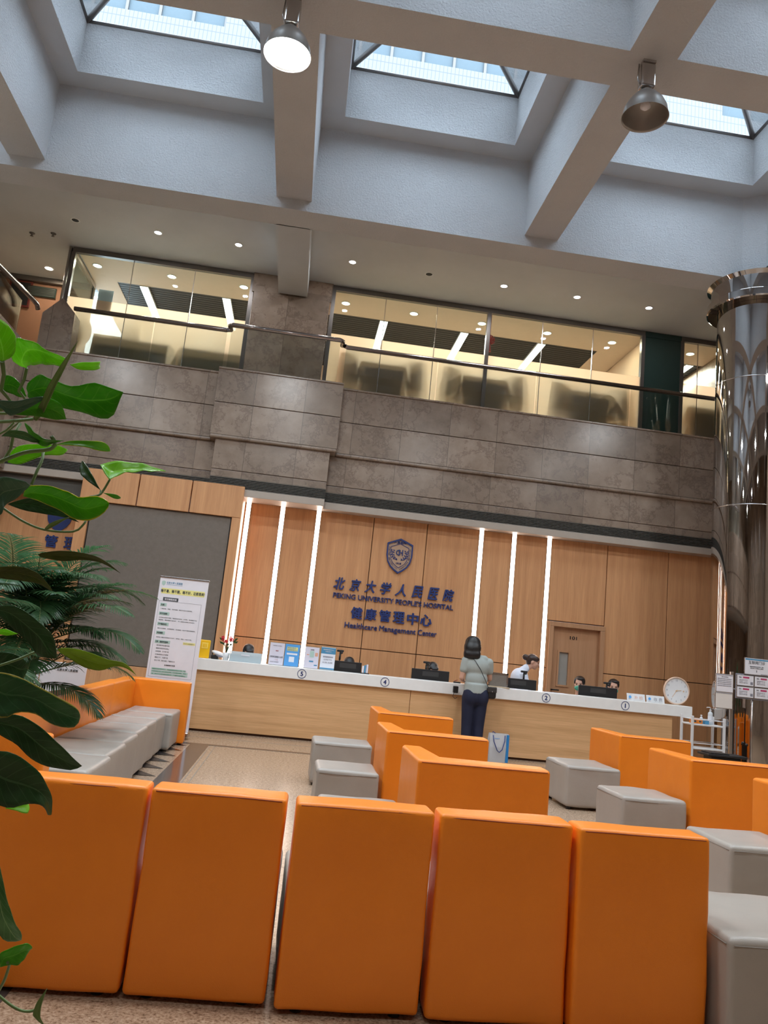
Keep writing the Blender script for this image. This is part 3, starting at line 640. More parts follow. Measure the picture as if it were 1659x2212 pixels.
bm = NB(); box(bm, XL, -4.75, 15.2, 15.29, 7.80, 7.898); struct('trim_9', bm, M['frame'])
bm = NB(); box(bm, XL, -4.7, 14.9, 15.45, ZCL, ZCL+.1); struct('ceiling_corridor', bm, M['smooth_plaster'])

# tiled building outside beyond the skylights
b = thing('tiled_building', 'pale tiled building with blue windows, seen through the skylights', 'building', (0, 20, 0))
bm = NB(); box(bm, -16, 20, 0, .3, 9.8, 18.23); box(bm, -16, 20, 0, .3, 20.4, 24)
for q in ((-16, -8.5), (-3.9, -1.9), (5.5, 10.98)): box(bm, q[0], q[1], 0, .3, 18.23, 20.4)
obj('facade', bm, M['tiles'], b)
for a, c in ((-8.5, -3.9), (-1.9, 5.5), (10.98, 20)):
    bm = NB(); box(bm, a, c, .1, .14, 18.23, 20.4); wn = obj('window_glazing', bm, M['bluewin'], b)
    bm = NB(); n = int((c-a)/.9)
    for i in range(n+1): box(bm, a+i*(c-a)/n-.04, a+i*(c-a)/n+.04, .04, .12, 18.23, 20.4)
    obj('mullion', bm, M['frame'], wn)

# ------------------------------------------------------------------ mirror column
bm = NB(); lathe(bm, [(.56, 0), (.56, 7.55)], 96, (6.66, 10.95, 0))
o = struct('column', bm, M['mirror'], smooth=True)
bm = NB(); cz = (6.66, 10.95, 0)
lathe(bm, [(.563, 7.12), (.70, 7.12), (.72, 7.135), (.72, 7.24), (.70, 7.255), (.66, 7.255), (.66, 7.50), (.72, 7.55)], 96, cz); o = struct('trim_10', bm, M['mirror'], smooth=True); smooth_by_angle(o, 30)
bm = NB()
for z in (1.28, 3.93, 5.9): lathe(bm, [(.5605, z), (.563, z), (.563, z+.012), (.5605, z+.012)], 96, cz)
struct('trim_11', bm, M['steel'])
# ================================================================== LIGHT FITTINGS
# high bay lamps
def high_bay(x, y, lit, label, power=1.0):
    t = thing('high_bay_lamp', label, 'lamp', (x, y, ZB), 0, 'high bay lamps on the roof beams')
    bm = NB(); box(bm, -.07, .07, -.07, .07, -.03, 0); rbox(bm, -.075, .075, -.06, .06, -.30, -.03, .015); obj('ballast_box', bm, M['steel'], t)
    bm = NB(); tube(bm, [(-.09, 0, -.02), (-.10, 0, -.2), (-.05, 0, -.33)], .008, 6); tube(bm, [(0, 0, -.30), (0, 0, -.36)], .05, 12); obj('bracket', bm, M['steel'], t)
    bm = NB(); lathe(bm, [(.055, -.34), (.09, -.36), (.13, -.40), (.185, -.47), (.222, -.55), (.238, -.64), (.243, -.645), (.238, -.645), (.228, -.62), (.212, -.55), (.176, -.475), (.12, -.41), (.05, -.37)], 40)
    o = obj('reflector_bell', bm, bpy.data.materials.get('lamp_shell') or plain('lamp_shell', (0.40, 0.38, 0.36), .35, .75), t)
    bm = NB(); tube(bm, [(0, 0, -.38), (0, 0, -.44), (0, 0, -.52), (0, 0, -.55)], [.03, .045, .055, .02], 14)
    obj('bulb', bm, M['lamp_on'] if lit else M['paper'], t)
    if lit:
        bm = NB(); cyl(bm, (0, 0, -.615), .222, .006, 36); obj('diffuser', bm, M['lamp_on'], t)
        area('high_bay_light', (0, 0, -.63), .42, BAY_W*power, (.95, .98, 1), t)
    return t
high_bay(-.735, 7.08, True, 'lit high bay lamp glowing white under the roof beam')
high_bay(3.03, 7.07, False, 'unlit grey high bay lamp hanging at the beam crossing')

for x in BX[1:]:
    if x != -.725: high_bay(x, 3.43, True, 'added unseen high bay lamp above the orange seats, beyond the top of the picture')  # extra lamps out of view, added to brighten the counter and veneer wall
high_bay(-.725, 3.43, True, 'added unseen high bay lamp above the near row, beyond the top of the picture')  # one more out-of-view lamp added for light on the counter
for x in (-4.555, -.725, 3.04): high_bay(x, -.34, True, 'added unseen high bay lamp behind the viewer, brightening the near seat backs', .5)  # unseen lamps added to lift the viewer-facing sides of the near row
high_bay(-4.555, 7.1, True, 'added unseen high bay lamp beyond the left edge of the picture'); high_bay(6.83, 7.1, True, 'added unseen high bay lamp beyond the right edge of the picture')  # side lamps out of view, added to light the counter area

def downlight(name, x, y, z, lit, warm, label, group, r=.058, power=None):
    t = thing(name, label, 'downlight', (x, y, z), 0, group)
    bm = NB(); lathe(bm, [(r+.016, 0), (r+.016, -.006), (r, -.008), (r, 0)], 24); obj('rim', bm, M['white'], t)
    bm = NB(); cyl(bm, (0, 0, -.004), r, .003, 24); obj('lens', bm, (M['down_warm'] if warm else M['down']) if lit else M['louver_back'], t)
    if lit and power: area('downlight_beam', (0, 0, -.012), r*1.6, power, (1, .84, .62) if warm else (.95, .96, 1), t)
    return t
nm = ['second from the left end', 'third from the left end', 'just right of the ceiling stub beam', 'directly right of the unlit one', 'second right of the unlit one', 'nearest the mirror column']
for i, (x, y) in enumerate([(-3.05, 12.7), (-1.69, 12.7), (.28, 12.7), (3.0, 12.74), (4.35, 12.74), (5.7, 12.74)]):
    downlight('downlight', x, y, ZCL, True, False, 'lit white balcony ceiling downlight, ' + nm[i], 'balcony downlights', power=DOWNLIGHT_W)
downlight('downlight', -4.42, 12.7, ZCL, False, False, 'unlit dark balcony ceiling downlight at the far left of its row', 'balcony downlights')
downlight('downlight', 1.64, 12.72, ZCL, False, False, 'unlit dark balcony ceiling downlight above the long glass wall', 'balcony downlights')
for x, y, w in ((-5.34, 13.4, 'larger'), (-4.95, 13.3, 'smaller')):
    t = thing('ceiling_sprinkler', 'small grey ceiling sprinkler left of the glass corner, the %s of two' % ('left' if w == 'larger' else 'right'), 'sprinkler', (x, y, ZCL-.0), 0, 'ceiling sprinklers')
    bm = NB(); lathe(bm, [(.05, 0), (.04, -.015), (.012, -.02), (.012, -.05), (.03, -.055), (0.001, -.06)], 16); obj('sprinkler_head', bm, M['frame'], t)
wn_ = ['leftmost of the left room', 'in the middle of the left room', 'rightmost of the left room', 'first of the long room', 'second of the long room', 'beside the red knot ornament', 'just right of the middle post', 'last of the long room', 'beyond the dark green door']
for i, (x, y) in enumerate([(-4.43, 14.3), (-3.05, 14.3), (-1.69, 14.3), (.28, 14.36), (1.63, 14.38), (3.0, 14.38), (4.34, 14.38), (5.69, 14.38), (7.35, 14.38)]):
    downlight('room_downlight', x, y, ZCL-.012, True, True, 'warm glowing downlight behind upper glass, ' + wn_[i], 'warm room downlights', .075, INNER_W)
downlight('room_downlight', -5.45, 14.75, ZCL-.002, True, True, 'warm glowing downlight in the terracotta corridor at left', 'warm room downlights', .075, INNER_W)
ln = ['left one of the left room', 'right one of the left room', 'first of the long room', 'second of the long room', 'third of the long room', 'beyond the dark green door']
for i, x in enumerate((-3.68, -2.07, 1.10, 2.77, 4.40, 8.12-.5)):
    t = thing('linear_ceiling_lamp', 'bright linear lamp on the dark slatted ceiling, ' + ln[i], 'lamp', (x, 15.7, ZCL), 0, 'linear lamps on the slatted ceiling')
    bm = NB(); rbox(bm, -.085, .085, -.8, .8, -.03, .012, .006); obj('lamp_housing', bm, M['white'], t)
    bm = NB(); box(bm, -.075, .075, -.79, .79, -.034, -.0305); obj('lamp_diffuser', bm, M['panel_light'], t)
    area('linear_lamp_light', (0, 0, -.04), .14, 95, (1, .95, .86), t, 'RECTANGLE', 1.5)

# led strips set into the veneer joints
sn = ['at the left corner by the grey screen', 'second from the left, behind the clear box', 'third from the left, behind the blue poster', 'above the standing visitor', 'second from the door', 'beside the door']
for i, x in enumerate((-.935, -.38, .21, 2.95, 3.515, 4.125)):
    t = thing('led_light_strip', 'tall glowing white light strip on veneer wall, ' + sn[i], 'light strip', (x, 12.75, 0), 0, 'vertical light strips on the veneer wall')
    bm = NB(); box(bm, -.034, .034, -.018, -.002, .9, 3.53); obj('diffuser', bm, M['led'], t)
    bm = NB(); box(bm, -.042, -.035, -.02, 0, .9, 3.535); box(bm, .035, .042, -.02, 0, .9, 3.535); box(bm, -.042, .042, -.02, 0, 3.531, 3.54); obj('channel', bm, M['steel'], t)

# ================================================================== UPPER FLOOR
# balustrades: dark rail with glass
def balustrade(pts_rail, panes, label):
    t = thing('glass_balustrade', label, 'balustrade', (panes[0][0], panes[0][2], 5.53))
    ox, oy, oz = t.location
    bm = NB(); tube(bm, [(x-ox, y-oy, z-oz) for x, y, z in pts_rail], .038, 14); obj('handrail', bm, M['rail'], t)
    for x0, x1, y0, y1 in panes:
        bm = NB()
        if y0 == y1: box(bm, x0-ox, x1-ox, y0-oy, y0+.012-oy, 0, .74)
        else: box(bm, x0-ox, x0+.012-ox, y0-oy, y1-oy, 0, .74)
        obj('glass_panel', bm, M['balu'], t)
    return t
yr, yp = 12.62, 12.37
balustrade([(-4.15, yr, 6.31), (-1.68, yr, 6.31), (-1.62, yr-.02, 6.31), (-1.62, yr-.05, 6.31)], [(-4.12, -2.86, yr, yr), (-2.84, -1.66, yr, yr)], 'glass balustrade with dark rail in front of the green tables')
balustrade([(-1.60, yr-.02, 6.31), (-1.60, yp+.05, 6.31), (-1.55, yp, 6.31), (.22, yp, 6.31), (.27, yp+.05, 6.31), (.27, yr-.02, 6.31)], [(-1.56, .23, yp, yp)], 'short stepped-forward glass balustrade on the marble block')
balustrade([(.31, yr-.05, 6.30), (.36, yr, 6.30), (7.0, yr, 6.30)], [(.34, 1.92, yr, yr), (1.94, 3.66, yr, yr), (3.68, 5.36, yr, yr), (5.38, 7.0, yr, yr)], 'long glass balustrade with dark rail in front of the desks')
balustrade([(-4.74, 12.7, 6.24), (-4.75, 12.64, 6.30), (-4.78, 12.5, 6.32), (-4.95, 11.0, 6.32), (-4.95, 6.0, 6.32)], [(-4.94, -4.94, 6.0, 12.5)], 'glass balustrade running towards the viewer at the far left')

FZ = 5.50
def office_chair(x, y, rz, label, group):
    t = thing('office_chair', label, 'chair', (x, y, FZ), rz, group); t.scale = (.9, .9, 1.08)
    bm = NB()
    for k in range(5): a = k*2*PI/5; tube(bm, [(0, 0, .09), (.26*math.cos(a), .26*math.sin(a), .06)], [.025, .015], 8); ball(bm, (.27*math.cos(a), .27*math.sin(a), .03), (.03, .03, .03), 8)
    obj('star_base', bm, M['black'], t)
    bm = NB(); tube(bm, [(0, 0, .08), (0, 0, .44)], .025, 10); obj('gas_stem', bm, M['steel'], t)
    bm = NB(); rbox(bm, -.23, .23, -.22, .22, .43, .51, .03, 3); obj('seat', bm, M['deskgrey'], t)
    bm = NB()
    b2 = bmesh.new(); bmesh.ops.create_grid(b2, x_segments=6, y_segments=6, size=.5)
    for v in b2.verts:
        u, w_ = v.co.x, v.co.y
        v.co = Vector((u*.44*(1-.25*max(0, w_+.1)), .22 + .06*(u*u*4)*-1 + .05*w_, .83+w_*.56))
    join(bm, b2); bmesh.ops.solidify(bm, geom=bm.faces[:], thickness=.035); obj('backrest', bm, M['deskgrey'], t, smooth=True)
    return t
def desk(x, label, w=.80):
    t = thing('office_desk', label, 'desk', (x, 13.87, FZ), 0, 'dark desks behind the frosted glass')
    bm = NB(); rbox(bm, -w/2, w/2, -.10, .34, 1.02, 1.06, .006); obj('raised_top', bm, M['deskgrey'], t)
    bm = NB(); rbox(bm, -w/2+.01, w/2-.01, -.06, -.03, .04, 1.02, .003, 1); obj('front_panel', bm, M['deskgrey'], t)
    bm = NB(); rbox(bm, -w/2+.02, w/2-.02, .0, .60, .72, .75, .004); obj('work_surface', bm, M['deskgrey'], t)
    for sx in (-1, 1):
        bm = NB(); box(bm, sx*(w/2-.03)-.015, sx*(w/2-.03)+.015, -.03, .58, 0, .72); obj('side_panel', bm, M['deskgrey'], t)
for i, (x, nme) in enumerate(((1.09, 'left dark desk behind frosted glass'), (3.00, 'middle dark desk behind frosted glass post'), (5.05, 'right dark desk behind frosted glass'), (7.42, 'dark desk beyond the green door'))):
    desk(x, nme)
    if i < 3:
        office_chair(x-.66, 14.05, .4+PI, 'blurred chair on the left of the ' + nme.split(' dark')[0] + ' desk upstairs', 'office chairs upstairs')
        office_chair(x+.68, 14.05, -.5+PI, 'blurred chair on the right of the ' + nme.split(' dark')[0] + ' desk upstairs', 'office chairs upstairs')
# draped tables in the left room
def draped_table(x, label, w):
    t = thing('draped_table', label, 'table', (x, 14.13, FZ), 0, 'green draped tables')
    bm = NB(); n = 60; pts = []
    per = [(-w/2, -.35), (w/2, -.35), (w/2, .35), (-w/2, .35)]
    loop = []
    for i in range(4):
        a, c = Vector(per[i]), Vector(per[(i+1) % 4])
        for k in range(18): loop.append(a.lerp(c, k/18))
    top = [bm.verts.new((p.x, p.y, .86)) for p in loop]; bot = []
    for i, p in enumerate(loop):
        q = p.normalized()*(.03+.025*math.sin(i*1.7)); bot.append(bm.verts.new((p.x+q.x, p.y+q.y, .02)))
    bm.faces.new(top)
    for i in range(len(loop)): bm.faces.new((bot[i], bot[(i+1) % len(loop)], top[(i+1) % len(loop)], top[i]))
    obj('table_cloth', bm, M['greencloth'], t, smooth=False)
    return t
draped_table(-3.45, 'green draped table behind left upper glass, nearer the corner post', 1.35); draped_table(-2.05, 'green draped table behind left upper glass, nearer the marble pier', 1.05)
for i, (x, z, w_, h_, lab) in enumerate(((-3.35, 1.0, .5, .42, 'pale cardboard carton on the green draped table'), (-3.78, .98, .26, .36, 'small grey carton leaning at the left end of the green table'))):
    pass
t = thing('carton', 'beige carton standing on the left green draped table', 'box', (-3.6, 14.3, FZ+.86), 0); bm = NB(); rbox(bm, -.16, .16, -.12, .12, 0, .50, .004); obj('carton_body', bm, plain('beige_card', (.40, .33, .24), .7), t)
bm = NB(); box(bm, -.02, .02, -.121, -.119, 0, .5); obj('carton_tape', bm, plain('brown_tape', (.30, .2, .1), .3), t)
t = thing('stacking_cushion', 'dark rounded seat back on the left green table', 'cushion', (-3.05, 14.35, FZ+.87), 0); bm = NB(); ball(bm, (0, 0, .19), (.20, .1, .185), 20); obj('cushion_body', bm, M['deskdark'], t)
for i, (x, s_) in enumerate(((-2.28, .1), (-2.10, .09), (-1.95, .1))):
    t = thing('paper_cup_stack', 'small dark container on the right green table, %s' % ('left', 'middle', 'right')[i], 'container', (x, 14.2, FZ+.86), 0, 'containers on the right green table'); bm = NB(); cyl(bm, (0, 0, 0), s_*.75, .24, 16); obj('container_body', bm, M['greencloth'], t)
    bm = NB(); cyl(bm, (0, 0, .24), s_*.5, .03, 16); obj('container_lid', bm, M['deskdark'], t)
t = thing('notice_sheet', 'white paper sheet taped inside the left upper glass', 'notice', (-4.02, YW+.02, 6.98), 0)
bm = NB(); box(bm, -.13, .13, 0, .004, -.2, .2); obj('sheet', bm, M['paper'], t)
# dark coat-like bag hanging by the corner
t = thing('hanging_garment', 'dark green garment hanging near the upper glass corner', 'garment', (-4.35, 13.95, 6.42), 0)
bm = NB(); ball(bm, (0, 0, 0), (.13, .07, .24), 14); ball(bm, (-.05, 0, -.2), (.08, .05, .16), 12); obj('garment_body', bm, M['greencloth'], t)
bm = NB(); tube(bm, [(0, 0, .2), (0, 0, .32), (.03, 0, .36), (.05, 0, .33)], .006, 6); obj('hanger_hook', bm, M['steel'], t)
# red knot ornament
red = plain('red_cord', (.28, .02, .015), .6)
t = thing('red_knot_ornament', 'dark red knot ornament hanging behind the middle window post', 'ornament', (3.08, 13.9, 7.36), 0)
bm = NB()
for a in range(6): an = a*PI/3; tube(bm, [(0, 0, 0), (.09*math.cos(an), 0, .09*math.sin(an)), (.10*math.cos(an+.5), 0, .10*math.sin(an+.5)), (0, 0, 0)], .018, 8)
obj('knot', bm, red, t)
bm = NB(); tube(bm, [(0, 0, -.09), (0, 0, -.15), (0.01, 0, -.24)], [.018, .025, .03], 8); obj('tassel', bm, red, t)
bm = NB(); tube(bm, [(0, 0, .08), (0, 0, .52)], .004, 6); obj('hanging_cord', bm, red, t)
t = thing('wall_picture', 'dark framed picture on the terracotta corridor wall', 'picture', (-6.1, 15.29, 7.55), 0)
bm = NB(); rbox(bm, -.22, .22, -.03, 0, -.3, .25, .008); obj('picture_frame', bm, plain('dark_red_wood', (.12, .02, .015), .4), t)
bm = NB(); box(bm, -.18, .18, -.034, -.031, -.26, .21); obj('picture_face', bm, M['black'], t)
t = thing('air_vent', 'dark green air grille high on the terracotta corridor wall', 'vent', (-5.7, 15.29, 7.62), 0)
bm = NB(); box(bm, -.28, .28, -.03, 0, -.1, .1); obj('vent_body', bm, M['darkpanel'], t)
bm = NB()
for k in range(6): box(bm, -.26, .26, -.038, -.03, -.085+k*.03, -.073+k*.03)
obj('vent_slats', bm, M['louver'], t)

# ================================================================== SIGNAGE ON THE VENEER WALL
def letters(name, s, x, z, cat_label, **kw):
    o = text_obj(name, s, (0, 0, 0), M['blue'], None, thick=.03, **kw); o.location = (x, 12.748, z)
    return o
sg = thing('wall_sign', 'navy raised hospital lettering on the veneer wall beneath the shield crest', 'sign', (1.58, 12.748, 2.05))
for ch, x in zip('北京大学人民医院', (.67, .93, 1.18, 1.43, 1.68, 1.955, 2.225, 2.475)):
    text_obj('large_character', ch, (x-1.58, 0, 2.325-2.05), M['blue'], sg, width=.185, height=.20, bold=.028, thick=.03, shear=.22)
text_obj('english_name', "PEKING UNIVERSITY PEOPLE'S HOSPITAL", (0, 0, 2.132-2.05), M['blue'], sg, width=1.98, height=.085, bold=.013, thick=.025)
for ch, x in zip('健康管理中心', (1.00, 1.23, 1.46, 1.69, 1.92, 2.14)):
    text_obj('large_character', ch, (x-1.58, 0, 1.88-2.05), M['blue'], sg, width=.19, height=.19, bold=.03, thick=.03)
for w_, x_, l_ in (('Healthcare', -.49, .53), ('Management', .11, .60), ('Center', .60, .31)):
    text_obj('subtitle_word', w_, (x_, 0, 1.675-2.05-(.012 if w_ == 'Management' else 0)), M['blue'], sg, width=l_, height=.115 if w_ == 'Management' else .09, bold=.010, thick=.02)
# crest
cr = thing('shield_crest', 'navy outlined shield crest mounted above the hospital lettering', 'emblem', (1.60, 12.75, 2.88))
def shield(s):
    P = [(-.215, .20), (-.11, .245), (0, .29), (.11, .245), (.215, .20), (.215, 0), (.19, -.11), (.14, -.19), (.07, -.25), (0, -.295), (-.07, -.25), (-.14, -.19), (-.19, -.11), (-.215, 0)]
    return [(x*s, z*s) for x, z in P]
def ring_plate(bm, outer, inner, d):
    n = len(outer); A_ = [[bm.verts.new((x, yy, z)) for x, z in P] for P in (outer, inner) for yy in (0, -d)]
    for i in range(n):
        j = (i+1) % n
        bm.faces.new((A_[1][i], A_[1][j], A_[3][j], A_[3][i])); bm.faces.new((A_[0][i], A_[0][j], A_[1][j], A_[1][i])); bm.faces.new((A_[2][j], A_[2][i], A_[3][i], A_[3][j]))
bm = NB(); prism(bm, shield(.97), .012, Matrix.Translation((0, -.014, 0))); obj('shield_plate', bm, plain('pale_crest_ground', (.50, .33, .22), .5), cr)
bm = NB(); ring_plate(bm, shield(1.0), shield(.90), .035); ring_plate(bm, [(x, z+.005) for x, z in shield(.70)], [(x, z+.005) for x, z in shield(.665)], .022); obj('shield_outline', bm, M['blue'], cr)
bm = NB()
for s_ in (-1, 1):
    pts = [(s_*(.03+.09*math.sin(a)), -.018, -.07+.11*(1-math.cos(a))) for a in (0, .4, .8, 1.2, 1.6, 1.9)]
    tube(bm, pts, .006, 6)
    for p in pts[1:]:
        for k in (-1, 1): ball(bm, (p[0]+k*.022, -.018, p[2]+.01), (.019, .005, .009), 8, Matrix.Rotation(-s_*k*.7, 4, 'Y'))
obj('laurel_wreath', bm, M['blue'], cr)
text_obj('monogram', 'C', (-.022, -.014, .055), M['blue'], cr, width=.075, height=.09, bold=.012, thick=.012)
text_obj('monogram', 'H', (.022, -.014, .055), M['blue'], cr, width=.07, height=.10, bold=.012, thick=.014)
text_obj('year', '1918', (0, -.014, -.125), M['blue'], cr, width=.085, height=.032, bold=.02, thick=.01)
text_obj('crest_characters', '人民医院', (0, -.014, .222), M['blue'], cr, width=.20, height=.042, bold=.02, thick=.01)
def edge_text(s, pts, size, par):
    bmA = NB(); n = len(s)
    L_ = [0]
    for a, c in zip(pts[:-1], pts[1:]): L_.append(L_[-1]+math.dist(a, c))
    for i, ch in enumerate(s):
        if ch == ' ': continue
        t_ = (i+.5)/n*L_[-1]; k = max(j for j in range(len(L_)-1) if L_[j] <= t_)
        f = (t_-L_[k])/(L_[k+1]-L_[k]); a, c = pts[k], pts[k+1]
        x, z = a[0]+(c[0]-a[0])*f, a[1]+(c[1]-a[1])*f; an = math.atan2(c[1]-a[1], c[0]-a[0])
        join(bmA, text_bm(ch, height=size, bold=.01, thick=.008), Matrix.Translation((x, -.014, z)) @ Matrix.Rotation(-an, 4, 'Y'))
    obj('edge_lettering', bmA, M['blue'], par)
edge_text('PEKING UNIVERSITY', [(-.17, .14), (-.17, 0), (-.15, -.09), (-.09, -.17), (-.02, -.225)], .019, cr)
edge_text("PEOPLE'S HOSPITAL", [(.02, -.225), (.09, -.17), (.15, -.09), (.17, 0), (.17, .14)], .019, cr)
# reflection of the main sign, built as solid letters on the recess wall
sg2 = thing('sign_reflection', 'reflection of the main sign built as dark lettering and shield behind the palm', 'sign', (-3.9, 12.895, 2.5))
text_obj('large_character', '管', (-.05, 0, 0), M['blue'], sg2, width=.2, height=.2, bold=.03, thick=.02)
text_obj('large_character', '理', (.25, 0, 0), M['blue'], sg2, width=.2, height=.2, bold=.03, thick=.02)
bm = NB(); prism(bm, shield(.9), .02, Matrix.Translation((.02, -.02, .42))); obj('shield', bm, M['blue'], sg2)
# ================================================================== RECEPTION COUNTER
ct = thing('reception_counter', 'long white-topped reception counter with oak veneer front, numbered 5 to 1', 'counter', (2.3, 11.5, 0))
ox, oy = 2.3, 11.5
bm = NB(); rbox(bm, -1.25-ox, 1.75-ox, 11.17-oy, 11.22-oy, .03, .815, .003, 1); rbox(bm, 1.756-ox, 5.62-ox, 11.17-oy, 11.22-oy, .03, .815, .003, 1); box(bm, -1.24-ox, -1.19-ox, 11.2-oy, 11.7-oy, .03, .81); box(bm, 5.56-ox, 5.61-ox, 11.2-oy, 11.7-oy, .03, .81)
obj('counter_front', bm, M['wood_counter'], ct)
bm = NB(); box(bm, -1.22-ox, 5.58-ox, 11.2-oy, 11.24-oy, 0, .04); obj('plinth', bm, M['seam'], ct)
bm = NB(); rbox(bm, -1.26-ox, 5.9-ox, 11.13-oy, 11.5-oy, .812, .968, .006); obj('worktop', bm, M['slab'], ct)
bm = NB(); box(bm, -1.2-ox, 5.56-ox, 11.5-oy, 11.84-oy, .70, .74); box(bm, -1.2-ox, 5.56-ox, 11.23-oy, 11.27-oy, .04, .81); obj('staff_desk', bm, M['slab'], ct)
for s, x in (('5', .205), ('4', 1.37), ('2', 3.70), ('1', 4.88)):
    t_ = obj('number_roundel', (lambda b_: (join(b_, (lambda q: (ring_plate(q, [(math.cos(a*PI/18)*.062, math.sin(a*PI/18)*.062) for a in range(36)], [(math.cos(a*PI/18)*.055, math.sin(a*PI/18)*.055) for a in range(36)], .003), q)[1])(NB()), Matrix.Translation((x-ox, 11.129-oy, .892))), b_)[1])(NB()), M['blue'], ct)
    text_obj('numeral', s, (x-ox, 11.129-oy, .892), M['blue'], t_, height=.062, bold=.03, thick=.003)

CT = .968
def poster(x, w, h, label, face, lines, y=11.36, lean=.0):
    t = thing('poster_stand', label, 'sign', (x, y, CT), 0, 'poster stands on the counter')
    bm = NB(); rbox(bm, -w/2-.008, w/2+.008, 0, .006, 0, h+.008, .002, 1); box(bm, -w/2, w/2, 0, .07, 0, .004); obj('acrylic_holder', bm, M['glass'], t)
    bm = NB(); box(bm, -w/2, w/2, -.003, -.001, .006, h); f_ = obj('printed_sheet', bm, face, t)
    for txt, zx, zz, ww, hh, mt in lines:
        if txt is None:
            bm = NB(); box(bm, zx-ww/2, zx+ww/2, -.0045, -.003, zz-hh/2, zz+hh/2); obj('colour_block', bm, mt, f_)
        else: text_obj('print', txt, (zx, -.0046, zz), mt, f_, width=ww, height=hh, bold=.01, thick=.0006)
    return t
pal = {k: plain('print_'+k, v, .55) for k, v in dict(skyblue=(.10, .38, .80), teal=(.07, .28, .48), yellow=(.85, .70, .20), red=(.45, .05, .05), grey=(.25, .25, .3), lilac=(.72, .70, .80), greengrey=(.45, .62, .56), darkgrey=(.06, .07, .08), salmon=(.75, .40, .28), pale=(.80, .84, .92), banana=(.85, .80, .30), green=(.12, .35, .25), orange=(.8, .25, .03), magenta=(.5, .05, .15)).items()}
poster(-.175, .205, .31, 'white poster stand with tiny red and grey print, left of the blue poster', pal['lilac'],
       [('互联网门诊须知', 0, .27, .12, .010, pal['grey']), ('通知', .0, .20, .04, .014, pal['red']), ('扫码关注微信公众号', 0, .115, .18, .026, pal['darkgrey']), ('一二三', 0, .075, .05, .012, pal['red']), ('预约挂号缴费查询', -.02, .045, .12, .01, pal['grey'])])
poster(.04, .205, .31, 'bright blue poster stand with yellow heading on the counter', pal['skyblue'],
       [(None, 0, .245, .15, .055, pal['banana']), ('体检预约', -.01, .258, .12, .022, pal['teal']), ('健康管理中心', 0, .232, .14, .018, pal['teal']), (None, 0, .175, .15, .025, pal['pale']), (None, 0, .10, .075, .075, pal['pale'])])
poster(.32, .20, .30, 'white poster stand with phone picture beside the blue poster', pal['lilac'],
       [(None, .0, .20, .06, .09, pal['greengrey']), ('流程', 0, .262, .05, .014, pal['darkgrey']), (None, -.055, .19, .035, .012, pal['salmon']), (None, .065, .2, .04, .05, pal['salmon']), (None, 0, .10, .06, .02, pal['teal']), (None, .065, .05, .045, .015, pal['teal'])])
poster(.55, .205, .32, 'white poster stand with blue heading band beside the monitor', pal['pale'],
       [(None, 0, .27, .205, .085, pal['teal']), ('健康管理中心', 0, .285, .15, .016, M['paper']), ('温馨提示', 0, .258, .09, .014, M['paper']), ('咨询报告时间', 0, .185, .14, .022, pal['grey']), ('工作日下午', 0, .145, .12, .02, pal['grey']), ('13:30-16:00', 0, .105, .14, .02, pal['grey']), (None, 0, .02, .205, .02, pal['teal'])])
# yellow box
yel = plain('yellow_plastic', (.88, .50, .01), .35)
t = thing('yellow_box', 'yellow box with a square emblem at the left end of the counter', 'box', (-1.18, 11.33, CT), .15)
bm = NB(); rbox(bm, -.075, .075, -.05, .06, 0, .25, .012, 3); obj('box_body', bm, yel, t)
bm = NB(); rbox(bm, -.045, .045, -.054, -.049, .13, .215, .004, 2); o = obj('raised_emblem', bm, plain('pale_yellow', (.95, .66, .10), .4), t)
bm = NB(); 
for x in (-.02, .0, .02): box(bm, x-.005, x+.005, -.056, -.053, .15, .195)
obj('emblem_bars', bm, yel, o)
# desk phone / reader
t = thing('card_reader', 'white oval desk device on a black foot beside the yellow box', 'device', (-.99, 11.36, CT), -.1)
bm = NB(); rbox(bm, -.08, .02, -.05, .06, 0, .06, .01); obj('foot', bm, M['black'], t)
bm = NB(); ball(bm, (.015, -.01, .08), (.105, .075, .03), 24, Matrix.Rotation(.28, 4, 'Y')); obj('shell', bm, M['white'], t)
bm = NB(); ball(bm, (.03, -.035, .055), (.06, .05, .02), 16, Matrix.Rotation(.28, 4, 'Y')); obj('speaker_grille', bm, pal['grey'], t)
# flower pot
t = thing('potted_flower', 'small white pot with red flowers and green leaves on the counter', 'potted plant', (-.87, 11.32, CT))
bm = NB(); lathe(bm, [(.001, 0), (.036, 0), (.05, .105), (.046, .105), (.035, .02), (.001, .02)], 24); obj('pot', bm, M['white'], t)
bm = NB(); cyl(bm, (0, 0, .08), .042, .012, 20); obj('soil', bm, M['seam'], t)
gl_ = plain('flower_leaf_green', (.05, .14, .05), .5)
rnd = random.Random(3)
for k in range(12):
    a = k*2.4; bm = NB(); r_ = .05+.05*rnd.random(); hh = .12+.10*rnd.random()
    P = [Vector((0, 0, .09)), Vector((r_*.4*math.cos(a), r_*.4*math.sin(a)*.6, .09+hh*.7)), Vector((r_*math.cos(a)*1.4, r_*math.sin(a)*.8, .09+hh))]
    tube(bm, P, [.003, .003, .002], 5); d_ = (P[2]-P[1]).normalized(); s_ = d_.cross(Vector((0, 1, .3))).normalized()*.016
    q = [P[2]-d_*.03, P[2]+s_, P[2]+d_*.035, P[2]-s_]
    f = bm.faces.new([bm.verts.new(v) for v in q]); bmesh.ops.solidify(bm, geom=[f], thickness=.002)
    obj('leaf_stalk', bm, gl_, t)
redf = plain('red_petal', (.65, .02, .04), .5)
